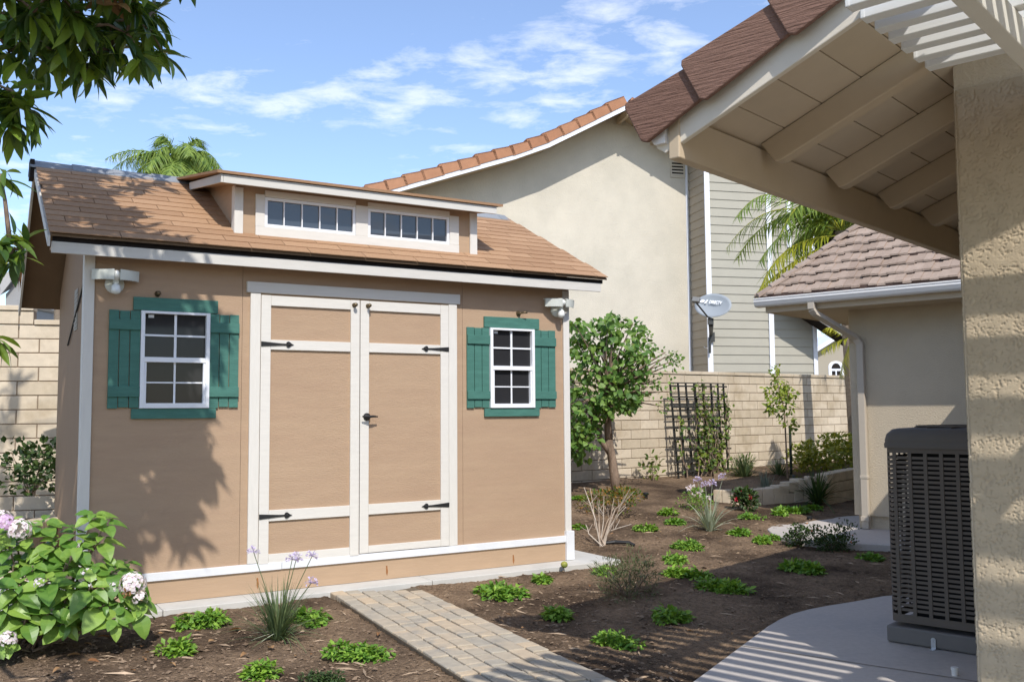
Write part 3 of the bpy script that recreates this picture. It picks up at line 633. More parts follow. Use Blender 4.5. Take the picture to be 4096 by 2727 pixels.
for r in range(6):
    x = -1.0 + r * .40
    for c in range(22):
        y = -.97 + c * .36
        if x > .0 and y < .02: continue
        q = [V((x, y, sof(x) + .13)), V((x + .5, y, sof(x + .5) + .085)), V((x + .5, y + .345, sof(x + .5) + .085)), V((x, y + .345, sof(x) + .13))]; b.ext(q, (0, 0, -.03), U(0, 1))
b.build('roof_tiles', HTILE, house)
b = MB(); pr = [(-.885, 2.83), (-.885, 2.735), (-.945, 2.735), (-.965, 2.765), (-.96, 2.79), (-.985, 2.82), (-.985, 2.832), (-.978, 2.832), (-.952, 2.79), (-.955, 2.768), (-.940, 2.745), (-.893, 2.745), (-.893, 2.83)]
b.ext([(x, -1.30, z) for x, z in pr], (0, 10, 0)); b.ext([(-.885, -1.30, 2.83), (-.885, -1.30, 2.735), (-.945, -1.30, 2.735), (-.965, -1.30, 2.765), (-.985, -1.30, 2.83)], (0, -.004, 0)); b.build('gutter', GUTW, house)

# white slatted patio cover above the near wall
pc = thing('patio_cover', 'white slatted patio cover beside the near house wall', 'patio cover', HO + V((0, 0, 3.028)), HROT)
for k in range(30):
    y = -.568 - k * .149
    b = MB(); b.box(.055, 3.6, y, y + .068, .025, .092); b.ext([(.050, y - .001, .024), (.050, y - .001, .093), (.050, y + .069, .093), (.050, y + .069, .024)], (.02, 0, 0)); b.build('slat', LATT, pc, bevel=.004)
for x in (.47, 1.6, 2.9): b = MB(); b.box(x, x + .07, -5.0, -.002, -.11, .022); b.build('beam', mat('patio_beam', (.66, .64, .56), .55, .03, 4), pc, bevel=.005)
b = MB(); b.box(.05, 3.6, -5.05, -5.01, -.2, .02); b.build('beam', LATT, pc)
for x in (.1, 3.4): b = MB(); b.box(x, x + .09, -5.15, -5.06, -3.05, -.02); b.build('post', LATT, pc)

# air conditioner
ac = thing('air_conditioner', 'dark grey louvred air conditioner unit on a plastic pad by the house corner', 'air conditioner', HO + EN * -.875 + EX * 1.218, HROT)
AW, AD = .80, .80
b = MB(); b.box(-.02, AW + .04, -.02, AD + .02, .004, .108); b.build('pad', ACPAD, ac, bevel=.012)
b = MB(); b.box(.135, AW - .07, .10, AD - .10, .12, 1.22); b.build('coil', ACIN, ac)
def rr(wd, dp, r, n=5):
    o = []
    for cx_, cy_, a0 in ((r, r, pi), (wd - r, r, 1.5 * pi), (wd - r, dp - r, 0), (r, dp - r, .5 * pi)):
        for k in range(n + 1): a = a0 + .5 * pi * k / n; o.append((cx_ + r * cos(a), cy_ + r * sin(a)))
    return o
ring = rr(AW, AD, .055); ring2 = rr(AW - .006, AD - .006, .055); ring2 = [(x + .003, y + .003) for x, y in ring2]
def band(b, rg, z0, z1, th=.004):
    n = len(rg); i = len(b.v); c = (AW / 2, AD / 2)
    inn = [(x + (c[0] - x) * th / .4, y + (c[1] - y) * th / .4) for x, y in rg]
    for P_, z in ((rg, z0), (rg, z1), (inn, z1), (inn, z0)): b.v.extend((x, y, z) for x, y in P_)
    for r in range(4):
        for k in range(n): b.face((i + r * n + k, i + r * n + (k + 1) % n, i + ((r + 1) % 4) * n + (k + 1) % n, i + ((r + 1) % 4) * n + k))
b = MB(); band(b, ring, .135, .185); band(b, ring, 1.205, 1.245)
nz_ = 34
for k in range(1, nz_): z = .185 + 1.02 * k / nz_; band(b, ring2, z - .0088, z + .0088, .005)
for k in range(8):
    for q in (0, AD - .006):
        x = .062 + (AW - .124) * k / 7; b.box(x - .011, x + .011, q - .003, q + .006, .18, 1.21)
    for q in (0, AW - .006):
        y = .062 + (AD - .124) * k / 7; b.box(q - .003, q + .006, y - .011, y + .011, .18, 1.21)
b.build('louvre_panel', ACM, ac)
b = MB(); i = 0
prof = [(-.012, 1.235), (-.014, 1.262), (-.008, 1.275), (-.010, 1.285), (.0, 1.325), (.028, 1.355), (.06, 1.362)]
rings = [[(x + (AW / 2 - x) * (o / (AW / 2)), y + (AD / 2 - y) * (o / (AD / 2)), z) for x, y in ring] for o, z in prof]
n = len(ring)
for r_ in rings: b.v.extend(r_)
for k in range(len(rings) - 1):
    for j in range(n): b.face((k * n + j, k * n + (j + 1) % n, (k + 1) * n + (j + 1) % n, (k + 1) * n + j))
b.face(tuple((len(rings) - 1) * n + j for j in range(n))); b.build('top_cover', ACCAP, ac, smooth=True)
b = MB()
for k in range(9): r = .06 + k * .032; b.tube([(AW / 2 + r * cos(a), AD / 2 + r * sin(a), 1.374) for a in [2 * pi * j / 28 for j in range(29)]], .004, 5, cap=False)
for k in range(12): a = 2 * pi * k / 12; b.tube([(AW / 2 + .05 * cos(a), AD / 2 + .05 * sin(a), 1.372), (AW / 2 + .33 * cos(a), AD / 2 + .33 * sin(a), 1.366)], .004, 5)
b.build('fan_grille', ACM, ac)
b = MB(); b.ext([(.257, -.024, .002), (.285, -.024, .0), (.285, -.024, .062), (.278, -.024, .070), (.264, -.024, .070), (.257, -.024, .062)], (0, -.004, 0)); b.ext([(.257, -.028, .001), (.285, -.028, .001), (.285, -.06, .001), (.257, -.06, .001)], (0, 0, .004)); b.lathe((.271, -.028, .05), (0, -1, 0), [(0, .006), (.004, .004)], 8); b.build('bracket', STEEL, ac)
p = flat(2196, 1552); b = MB(); b.lathe((0, 0, 0), (0, 0, 1), [(-.05, .017), (.028, .017), (.030, .020), (.045, .020), (.047, 0)], 14); o = b.build('drain_pipe', GUTW, None, loc=p); tag(o, 'short white plastic drain pipe stub beside the near wall', 'pipe')

# ---------------------------------------------------------------- hip roofed wing with gutter and downspout
RB = V((4.339, 11.868, 0))
wing = thing('stucco_building', 'beige stucco building with pinkish hip roof, gutter and downspout on the right', 'building', RB, HROT)
b = MB(); b.box(-.10, 5, .0, 6, .165, 2.95); b.box(-.06, 5, .04, 6, -.2, .17); b.build('wall', HSTUC, wing)
gx, gy, gz = -1.05, -.60, 2.83
HSL = (3.90 - 2.90) / .95
def hipz(u): return 2.90 + u * HSL * .93   # u = distance in from the eave line
b = MB(); b.box(gx + .12, 5, gy + .08, .0, 2.72, 2.745); b.box(gx + .12, -.1, .003, 6, 2.72, 2.745); b.build('soffit', EAVE, wing)
b = MB(); b.box(gx + .10, 5, gy + .045, gy + .075, 2.715, 2.86); b.box(gx + .10, gx + .13, gy + .08, 6, 2.715, 2.86); b.build('fascia', EAVE, wing)
b = MB(); pr = [(0, 2.90), (-.012, 2.90), (-.012, 2.882), (-.005, 2.878), (-.008, 2.855), (.012, 2.81), (.03, 2.79), (.12, 2.785), (.12, 2.89)]
b.ext([(gx - .005, gy - .07 + y, z) for y, z in pr], (6, 0, 0)); b.build('gutter', GUTW, wing, bevel=.002)
b = MB(); R_ = 10; run = 1.28; ex_ = run / R_
for r in range(R_):
    u0 = r * ex_; u1 = (r + 1.25) * ex_; z0, z1 = hipz(u0) + .050, hipz(u1) + .01
    x = gx - .04 + u0 - .02
    x -= .15 * (r % 2)
    while x < 5:
        e = x + .30; xa = max(x, gx - .03 + u0); xa1 = max(x, gx - .03 + u1)
        if e > xa1 + .03:
            nn = 3; zz = U(-.004, .004); tt = U(0, 1)
            for k in range(nn):
                a, c = xa + (e - xa) * k / nn, xa + (e - xa) * (k + 1) / nn; a1, c1 = xa1 + (e - xa1) * k / nn, xa1 + (e - xa1) * (k + 1) / nn; j = (.014, .0, .016)[k] + U(-.004, .004); jy = U(-.022, .006)
                b.hexa([(a, gy + u0 + jy, z0 - .022 + j), (c, gy + u0 + jy, z0 - .022 + j), (c1, gy + u1, z1 - .03 + j), (a1, gy + u1, z1 - .03 + j), (a, gy + u0 + jy, z0 + zz + j), (c, gy + u0 + jy, z0 + zz + j), (c1, gy + u1, z1 + zz + j), (a1, gy + u1, z1 + zz + j)], tt)
        x += .303
    b.m = 1; b.box(gx + u0 + .02, 5, gy + u0 + .004, gy + u0 + .03, z0 - .055, z0 + .004); b.m = 0
    # left slope courses
    y = gy + u0
    q = [V((gx + u0, gy + u0, z0)), V((gx + u1, gy + u1, z1)), V((gx + u1, 6, z1)), V((gx + u0, 6, z0))]; b.ext(q[::-1], (0, 0, -.03), U(0, 1))
wr = b.build('roof', [RTILE, mat('tile_edge', (.075, .048, .038), .95, .3, 30)], wing)
b = MB()
for r in range(R_ + 1):
    u0 = r * ex_ * .95; u1 = u0 + ex_ * 1.25
    A = V((gx + u0, gy + u0, hipz(u0) + .075)); B = V((gx + u1, gy + u1, hipz(u1) + .05)); sd = V((1, -1, 0)).normalized() * .10
    b.ext([A, A + sd + V((0, 0, -.035)), B + sd + V((0, 0, -.035)), B], (0, 0, -.03), U(0, 1)); b.ext([B, B - sd + V((0, 0, -.035)), A - sd + V((0, 0, -.035)), A], (0, 0, -.03), U(0, 1))
b.build('hip_tiles', RTILE, wr)
b = MB(); A = V((gx + run, gy + run, hipz(run) + .05)); b.ext([A + V((-.07, -.05, 0)), A + V((.09, -.07, .0)), A + V((.12, .10, .02)), A + V((-.02, .14, .03))], (0, 0, .05)); b.lathe(A + V((.02, -.09, -.05)), (0, -.6, -.5), [(0, .05), (.08, .02), (.09, 0)], 8); b.build('hip_mortar', WHITE, wr)
b = MB()
dp = [(-.30, gy - .02, 2.80), (-.30, gy - .02, 2.71), (-.28, gy + .02, 2.66), (.02, -.075, 2.36), (.06, -.052, 2.29), (.06, -.05, .03)]
def recttube(b, pts, w_, h_):
    for (p, q) in zip(pts, pts[1:]):
        p, q = V(p), V(q); d = q - p; a = V((1, 0, 0)) if abs(d.normalized().x) < .9 else V((0, 0, 1)); a = (a - d.normalized() * a.dot(d.normalized())).normalized(); c = d.normalized().cross(a)
        b.obox((p + q) / 2, d / 2 * 1.02, a * w_ / 2, c * h_ / 2)
recttube(b, dp, .085, .06); b.box(.01, .11, -.085, -.018, .62, .66); b.box(.008, .112, -.09, -.015, .1, .16); b.build('downspout', GUTB, wing, bevel=.006)

# ---------------------------------------------------------------- neighbour's two storey house (local: x along its wall, -y towards us)
NR = V((sin(radians(76)), cos(radians(76)), 0)); NO = V((2.805, 24, 0))
nb = thing('neighbour_house', 'two storey cream stucco house with terracotta gable tiles behind the block wall', 'house', NO, math.atan2(NR.y, NR.x))
prof = [(-9.5, 0), (1.83, 0), (1.83, 12), (0, 12)]
gab = [(-8.0, 6.05), (-3.0, 7.72), (-2.1, 8.08), (.03, 9.22), (1.98, 8.06)]     # underside of the rake along the gable
b = MB(); b.ext([(-8.0, 0, 0), (2.02, 0, 0), (2.02, 0, 8.02)] + [(x, 0, z - .02) for x, z in gab[::-1][1:]], (0, 6, 0)); b.build('wall', STUCCO, nb)
b = MB(); fz = lambda q: ((2.805 + q[0]) * .966 - 2.805, 1.5 + (q[1] - 1.5) * .966)
prof2 = [fz(q) for q in [(-9.3, 5.62)] + gab[1:4]]; RK2 = (fz((.03, 9.22)), fz((4.2, 6.95)))
for (x0, z0), (x1, z1) in list(zip(prof2, prof2[1:])) + [RK2]:
    b.ext([(x0, -.80, z0 + .02), (x1, -.80, z1 + .02), (x1, -.80, z1 + .17), (x0, -.80, z0 + .17)], (0, -.04, 0))
b.build('rake_board', TRIMB, nb)
b = MB()
for (x0, z0), (x1, z1) in list(zip(prof2, prof2[1:])) + [RK2]:
    b.ext([(x0, -.795, z0 + .10), (x1, -.795, z1 + .10), (x1, -.795, z1 + .16), (x0, -.795, z0 + .16)], (0, .79, 0)); b.ext([(x0 + .06, .01, z0 + .30), (x1 + .06, .01, z1 + .30), (x1 + .06, .01, z1 + .36), (x0 + .06, .01, z0 + .36)], (0, 6, 0))
b.build('roof_deck', EAVE, nb)
b = MB()
for (x0, z0), (x1, z1) in list(zip(prof2, prof2[1:])) + [RK2[::-1]]:
    n = max(1, round(sqrt((x1 - x0) ** 2 + (z1 - z0) ** 2) / .47)); d = V((x1 - x0, 0, z1 - z0)); L = d.length / n; d.normalize(); up = V((-d.z, 0, d.x)); up = up if up.z > 0 else -up
    for k in range(n):
        p = V((x0, -.86, z0)) + d * L * k + up * U(-.012, .012); tt = U(0, 1); q = p + d * L * 1.12
        a = [p + up * .12, q + up * .12, q + up * .34, p + up * .385, p - d * .012 + up * .36]; b.ext(a, (0, .04, 0), tt); b.ext([p + up * .385, q + up * .34, q + up * .345 + V((0, .30, 0)), p + up * .395 + V((0, .30, 0))], up * -.03, tt)
        b.ext([p + up * .36 + V((0, .3, 0)), q + up * .31 + V((0, .3, 0)), q + up * .31 + V((0, 6.8, 0)), p + up * .36 + V((0, 6.8, 0))], up * -.03, tt)
b.build('rake_tiles', TERRA, nb)
b = MB(); b.box(-.06, .02, -.78, 0, 8.83, 9.0); b.box(.85, .93, -.78, 0, 8.35, 8.5); b.build('lookout_beam', EAVE, nb)
b = MB(); b.m = 0; b.box(1.40, 1.80, -.03, .02, 7.52, 8.02)
b.m = 1
for k in range(5): b.box(1.44, 1.76, -.05, -.031, 7.57 + k * .085, 7.61 + k * .085)
b.m = 2
for k in range(4): b.box(1.44, 1.76, -.034, -.0305, 7.612 + k * .085, 7.652 + k * .085)
b.build('vent', [STUCCO, STUCCO, FELT], nb)
SY = -1.0                                                             # the sided bump-out stands a metre nearer
def lap(b, p0, p1, z0, z1, h, out):
    z = z0; p0, p1, out = V(p0), V(p1), V(out); r = 0
    while z < z1 - .01:
        ze = min(z + h, z1); b.ext([p0 + V((0, 0, z)) + out * .022, p1 + V((0, 0, z)) + out * .022, p1 + V((0, 0, ze)) + out * .004, p0 + V((0, 0, ze)) + out * .004], out * -.03); z = ze; r += 1
b = MB(); lap(b, (1.93, SY, 0), (4.90, SY, 0), 0, 8.6, .218, (0, -1, 0)); b.build('siding', SIDING, nb)
b = MB(); lap(b, (1.93, -.002, 0), (1.93, SY, 0), 0, 8.6, .218, (-1, 0, 0)); b.build('side_siding', SIDETAN, nb)
b = MB(); b.box(1.95, 4.88, SY + .03, 4, 0, 8.58); b.build('inner_wall', SIDETAN, nb)
for x, z1 in ((1.86, 8.6), (3.56, 8.6), (4.80, 8.6), (4.14, 8.6)):
    b = MB(); wd = .135 if x < 4.1 else .11; zz = 0 if x != 4.14 else 5.6
    b.box(x, x + wd, SY - .055, SY - .024, zz, z1); b.build('corner_board', TRIMB, nb)
b = MB(); b.box(1.825, 1.875, -.03, .03, 0, 7.9); b.build('wall_end_trim', TRIMB, nb)
b = MB(); b.ext([(3.72, SY - .70, 4.15), (6.6, SY - .70, 2.45), (6.6, SY - .70, 2.60), (3.72, SY - .70, 4.30)], (0, -.05, 0)); b.ext([(4.0, SY - .7, 8.2), (6.8, SY - .7, 5.0), (6.8, SY - .7, 5.16), (4.0, SY - .7, 8.36)], (0, -.05, 0)); b.build('lower_rake_board', TRIMB, nb)
b = MB(); b.ext([(3.72, SY - .69, 4.22), (6.6, SY - .69, 2.52), (6.6, SY - .69, 2.58), (3.72, SY - .69, 4.28)], (0, .66, 0)); b.ext([(4.0, SY - .69, 8.27), (6.8, SY - .69, 5.07), (6.8, SY - .69, 5.14), (4.0, SY - .69, 8.34)], (0, 3.5, 0)); b.build('lower_roof', FELT, nb)
b = MB(); b.ext([(4.0, SY - .72, 8.38), (6.8, SY - .72, 5.18), (6.8, SY - .72, 5.26), (4.0, SY - .72, 8.46)], (0, 3.5, 0)); b.build('lower_roof_tiles', TERRA, nb)

# satellite dish on the corner of the siding
dpos = at_depth(1640, 703, 22.0)
dish = thing('satellite_dish', 'grey oval satellite dish with white lettering on the neighbour\'s wall corner', 'satellite dish', dpos)
nrm = V((-.42, -.80, .42)).normalized(); rt = V((nrm.y, -nrm.x, 0)).normalized() * -1; rt = V((-nrm.y, nrm.x, 0)).normalized(); upd = nrm.cross(rt)
upd = upd if upd.z > 0 else -upd
tl_ = radians(-9); r2 = rt * cos(tl_) + upd * sin(tl_); u2 = -rt * sin(tl_) + upd * cos(tl_)
b = MB(); a_, c_ = .445, .315; nr, na = 6, 36
for side in (0, 1):
    i = len(b.v)
    for r in range(nr + 1):
        q = r / nr
        for k in range(na): an = 2 * pi * k / na; b.v.append(tuple(r2 * a_ * q * cos(an) + u2 * c_ * q * sin(an) + nrm * (.07 * q * q - .045 - .012 * side)))
    for r in range(nr):
        for k in range(na):
            f = (i + r * na + k, i + r * na + (k + 1) % na, i + (r + 1) * na + (k + 1) % na, i + (r + 1) * na + k); b.face(f)
e = nr * na; h = (nr + 1) * na
for k in range(na): b.face((e + k, e + (k + 1) % na, h + e + (k + 1) % na, h + e + k))
b.build('reflector', DISHM, dish, smooth=True)
Bp = -u2 * c_ * 1.0; lnb = V((at_depth(1601, 690, 21.35) - dpos))
b = MB(); b.tube([Bp - nrm * .02, Bp + (lnb - Bp) * .15 - V((0, 0, .05)), lnb - V((0, 0, .06))], .020, 8); b.build('feed_arm', DARKM, dish)
b = MB(); b.obox(lnb, r2 * .085, nrm * .05, u2 * .06); b.obox(lnb + V((.02, .06, 0)), r2 * .05, nrm * .04, u2 * .045); b.build('receiver', mat('receiver_grey', (.20, .20, .19), .6), dish, bevel=.012)
mw = V((NO + NR * 1.94 + V((NR.y, -NR.x, 0)) * 1.06)) - dpos; mw.z = -.78
b = MB(); b.tube([Bp - nrm * .03, Bp - nrm * .10 - V((0, 0, .12)), mw + V((0, 0, .22)) + V((-.02, -.12, 0)), mw + V((-.05, -.10, .0)), mw + V((-.05, -.08, -.25))], [.05, .06, .045, .035, .032], 8); b.obox(Bp - nrm * .07 - V((0, 0, .06)), V((.06, 0, 0)), V((0, .05, 0)), V((0, 0, .07))); b.obox(mw + V((.03, -.03, .15)), V((.06, 0, 0)), V((0, .02, 0)), V((0, 0, .12)))
b.build('mount', DARKM, dish)
b = MB(); b.tube([mw + V((-.10, -.06, .02)) + V((.09 * sin(a), 0, -.09 + .06 * cos(a))) for a in (-1.6, -2.2, -2.8, -3.4, -4.0, -4.6)], .008, 5); b.build('cable', GUTW, dish)
fc = bpy.data.curves.new('lettering', 'FONT'); fc.body = 'DIRECTV'; fc.size = .125; fc.extrude = .001; fc.offset = .0045
fo = bpy.data.objects.new('lettering_src', fc); COL.objects.link(fo); bpy.context.view_layer.update()
me = bpy.data.meshes.new_from_object(fo.evaluated_get(bpy.context.evaluated_depsgraph_get())); bpy.data.objects.remove(fo)
me.materials.clear(); me.materials.append(TXT); lo_ = bpy.data.objects.new('lettering', me); COL.objects.link(lo_); lo_.parent = dish
M = Matrix((r2 * .60, u2 * .92, (nrm + r2 * -.0))).transposed().to_4x4(); M.translation = r2 * -.112 + u2 * .050 + nrm * .012; lo_.matrix_local = M
b = MB(); O_ = r2 * -.275 + u2 * .085 + nrm * .010
def lp(x, y): return O_ + r2 * x + u2 * y
arc = [lp(.065 * cos(a), .07 * sin(a) - .02) for a in [pi * k / 10 for k in range(2, 11)]]
b.ext(arc + [lp(-.03, -.035), lp(.02, -.03)], nrm * .003); b.ext([lp(.045, -.05), lp(.095, -.05), lp(.12, .055), lp(.09, .055)], nrm * .003); b.build('emblem', TXT, dish)

# far houses
fh = thing('far_house', 'distant tan house with a white arched window seen past the wing', 'house', at_depth(1915, 900, 60))
b = MB(); p0 = V((0, 0, 0)); hw = 1.4
b.ext([(-.95, 0, -3), (5, 0, -3), (5, 0, 3.2), (1.6, 0, 3.4), (.65, 0, 3.52), (-.95, 0, 2.55)], (0, 6, 0)); b.build('wall', FARW, fh)
b = MB(); b.ext([(-1.9, -.5, 2.0), (.65, -.5, 3.55), (.65, -.5, 3.80), (-1.9, -.5, 2.3)], (0, 6, 0)); b.ext([(.65, -.5, 3.55), (5.5, -.5, 3.2), (5.5, -.5, 3.4), (.65, -.5, 3.8)], (0, 6, 0)); b.build('roof', TRIMB, fh)
b = MB(); b.m = 0
ar = [(-.40 * cos(a), 1.55 + .34 * sin(a)) for a in [pi * k / 10 for k in range(11)]]
b.ext([(.25 + x, -.03, z) for x, z in [(-.47, .62)] + [(x * 1.18, z + .04) for x, z in ar] + [(.47, .62)]], (0, .05, 0)); b.m = 1
b.ext([(.25 + x * .72, -.05, z - .10) for x, z in ar], (0, .015, 0)); 
for q in (-.27, .04): b.box(.25 + q, .25 + q + .22, -.05, -.035, .78, 1.30)
b.build('window', [TRIMB, FELT], fh)
fg = thing('far_house', 'grey gabled house with pale roof beyond the stepped wall at the left edge', 'house', at_depth(40, 900, 40))
b = MB(); b.ext([(-.55, 0, -1), (.55, 0, -1), (.55, 0, 3.4), (.3, 0, 5.15), (-.62, 0, 4.15)], (0, 5, 0)); b.build('wall', FARG, fg)
b = MB(); b.ext([(-2.2, -.3, 4.0), (-.7, -.3, 4.05), (.28, -.3, 5.35), (-1.5, 4, 5.5)], (0, .0, .06)); b.ext([(.28, -.4, 5.2), (.28, -.4, 5.4), (.72, -.4, 3.6), (.60, -.4, 3.5)], (0, 5, 0)); b.build('roof', FARR, fg)
wp = at_depth(171, 712, 11.5); b = MB(); b.tube([(0, 0, -.4), (0, 0, .02)], .012, 6); b.box(-.03, .03, -.02, .02, .0, .04)
b.tube([(-.62, -.1, .05), (-.3, -.05, .01), (0, 0, .015)], .005, 5); b.tube([(0, 0, .01), (.3, 0, -.12), (.6, 0, -.16), (1.0, 0, -.13)], .005, 5); o = b.build('wire_post', BLKPL, None, loc=wp); tag(o, 'thin dark wire strung over a small post on top of the left wall', 'wire')

# ---------------------------------------------------------------- plants
def frond(b, bl, p, d, L, droop, nl, ll, lw, t0, t1, stiff=0.0, seg=3, plume=0.0, both=True):
    """feather palm frond: rachis tube in b, leaflets in bl"""
    p = V(p); d = V(d).normalized(); side = d.cross(V((0, 0, 1))).normalized(); pts = []
    for k in range(13):
        u = k / 12; pts.append(p + d * L * u * (1 - .18 * droop * u) + V((0, 0, -1)) * (droop * L * u * u * .75))
    b.tube(pts, [.022 * (1 - .8 * k / 12) * L / 2 for k in range(13)], 5, U(0, 1))
    for k in range(nl):
        u = .14 + .86 * k / nl; f = u * 12; i = min(int(f), 11); q = pts[i].lerp(pts[i + 1], f - i); tg = (pts[i + 1] - pts[i]).normalized()
        un = side.cross(tg); sz = ll * (sin(pi * min(1, .12 + u * .86)) ** .6) * U(.85, 1.1)
        for sg in (-1, 1):
            dd = (side * sg * U(.75, 1) + tg * U(.45, .75) + un * (.25 + plume * U(-1, 1)) + V((0, 0, -.3 - .4 * plume))).normalized()
            bl.leaf(q, dd, un, sz, lw, 'blade', .35 + .25 * droop * U(.3, 1), .15, seg, U(t0, t1))
def palm(name, lab, loc, trunk_h, nf, L, droop, nl, ll, lw, lm, el=( -.2, 1.0), dirs=None, tr=.13, plume=.3, seg=2):
    t = thing(name, lab, 'palm tree', loc)
    if trunk_h: b = MB(); b.tube([(0, 0, -trunk_h), (.04, 0, -trunk_h * .5), (0, 0, 0)], [tr * 1.25, tr, tr * .9], 10); b.build('trunk', PALMBARK, t)
    b, bl = MB(), MB(); bl.m = 0
    for k in range(nf):
        if dirs and k < len(dirs): d, LL, dr, mi = dirs[k]
        else: a = 2.4 * k + U(-.3, .3); e = U(*el); d = V((cos(a) * cos(e), sin(a) * cos(e), sin(e))); LL = L * U(.8, 1.1); dr = droop * U(.7, 1.2); mi = 0
        bl.m = mi; frond(b, bl, (0, 0, .05), d, LL, dr, nl, ll, lw, 0, 1, plume=plume, seg=seg)
    b.build('stalks', LPLY if lm[0] is LPLY else LPLM, t); bl.build('fronds', lm, t); return t
palm('palm_tree', 'feathery bright green palm crown rising behind the shed roof', at_depth(412, 385, 21), 7, 30, 1.85, .85, 46, .50, .024, [LPLM, LPLY], (-.15, 1.25), plume=.5)
def z7(x, y, Y): return at_depth((2600 + x / 2.299) * SC, (700 + y / 2.299) * SC, Y)
def curve_frond(b, bl, pts, nl, ll, lw, t0, t1, rad=.018, down=.55):
    P0, P1, P2, P3 = [V(p) for p in pts]; ps = []
    for k in range(15): u = k / 14; ps.append(P0 * (1 - u) ** 3 + P1 * 3 * u * (1 - u) ** 2 + P2 * 3 * u * u * (1 - u) + P3 * u ** 3)
    b.tube(ps, [rad * (1 - .8 * k / 14) for k in range(15)], 5, U(0, 1))
    for k in range(nl):
        u = .12 + .88 * k / nl; f = u * 14; i = min(int(f), 13); q = ps[i].lerp(ps[i + 1], f - i); tg = (ps[i + 1] - ps[i]).normalized(); side = tg.cross(V((0, 0, 1)))
        side = side.normalized() if side.length > .1 else V((0, 1, 0)); un = side.cross(tg); sz = ll * (sin(pi * min(1, .15 + u * .8)) ** .6)
        for sg in (-1, 1): bl.leaf(q, (side * sg * U(.5, .9) + tg * U(.45, .8) + un * .2 + V((0, 0, -down * U(.6, 1.3)))), un, sz * U(.85, 1.1), lw, 'blade', .35 * U(.3, 1.2), .15, 3, U(t0, t1))
pr_ = z7(1760, 520, 17.4)
t = thing('palm_tree', 'palm with arching yellow green fronds between the neighbour siding and the hip roof', 'palm tree', pr_)
b = MB(); b.tube([(.25, 0, -6), (.1, 0, -2), (0, 0, 0)], [.17, .14, .12], 10); b.build('trunk', PALMBARK, t)
b, bl = MB(), MB()
for mi, Y, cp in ((0, 16.8, ((1760, 520), (1400, 130), (1000, 40), (800, 390))), (0, 17.2, ((1760, 500), (1480, 340), (1180, 480), (1010, 800))), (1, 16.9, ((1760, 560), (1430, 560), (1150, 640), (1010, 1090))), (1, 17.0, ((1760, 600), (1400, 720), (1200, 860), (985, 1080))), (0, 17.6, ((1760, 500), (1500, 300), (1250, 250), (1050, 520))),
                 (0, 17.4, ((1760, 500), (1800, 330), (1950, 330), (2100, 480))), (0, 17.0, ((1760, 500), (1650, 200), (1500, 150), (1350, 330))), (0, 17.8, ((1760, 500), (1780, 250), (1850, 150), (1980, 200))), (0, 18.2, ((1760, 520), (1560, 420), (1400, 520), (1300, 700))), (0, 17.6, ((1760, 520), (1900, 600), (2000, 800), (2050, 1000)))):
    bl.m = mi; n_ = len(cp); curve_frond(b, bl, [z7(x, y, Y + (17.4 - Y) * (1 - k / 3)) - pr_ for k, (x, y) in enumerate(cp)], 44, .62, .030, 0, 1)
for k in range(8):
    a = k * .8; d = V((cos(a), sin(a) * .9 + .4, 0)); bl.m = 0; curve_frond(b, bl, [V((0, 0, 0)), d * .7 + V((0, 0, .7)), d * 1.4 + V((0, 0, .7)), d * 2.0 + V((0, 0, -.2))], 34, .6, .03, 0, 1)
b.build('stalks', LPLY, t); bl.build('fronds', [LPLM, LPLY], t)
p2 = at_depth(1962, 775, 16.2)
ds2 = [((at_depth(x, y, 16.2) - p2) + V((0, 0, .12)), .62, .4, mi) for x, y, mi in ((1935, 852, 1), (1890, 800, 1), (1900, 745, 1))]
t = thing('palm_frond', 'low yellow green palm fronds hanging beside the downspout', 'palm frond', p2); b, bl = MB(), MB()
for d, L, dr, mi in ds2: frond(b, bl, (0, 0, 0), d, L, dr, 20, .34, .022, .2, 1, plume=.05)
b.build('stalks', LPLY, t); bl.build('leaflets', LPLY, t)
# fan palm with dead skirt at the far left
t = thing('palm_tree', 'fan palm with a brown skirt of dead leaves beyond the left wall', 'palm tree', at_depth(68, 590, 26))
b = MB(); b.tube([(.85, 0, -4.5), (.9, 0, -1.4), (.4, 0, -.9), (0, 0, 0)], [.16, .16, .14, .12], 9); b.build('trunk', PALMBARK, t)
for nm, ma, n, e0, e1 in (('crown', LPLY, 40, -.5, 1.3), ('dead_skirt', LDRY, 34, -1.5, -.7)):
    b = MB()
    for k in range(n):
        a, e = U(0, 6.28), U(e0, e1); d = V((cos(a) * cos(e), sin(a) * cos(e), sin(e)))
        for j in range(7): dd = d + rdir() * .35; b.leaf(d * .25, dd, V((0, 0, 1)), U(.5, .85), .07, 'blade', .4, .2, 2, U(0, 1))
    b.build(nm, ma, t)

def inframe(P, mar=0):
    d = P - CAM; z = d.dot(CF)
    if z <= .2: return None
    return ((2048 + FPX * d.dot(CR) / z) * SC, (1363.5 - FPX * d.dot(CU) / z) * SC)
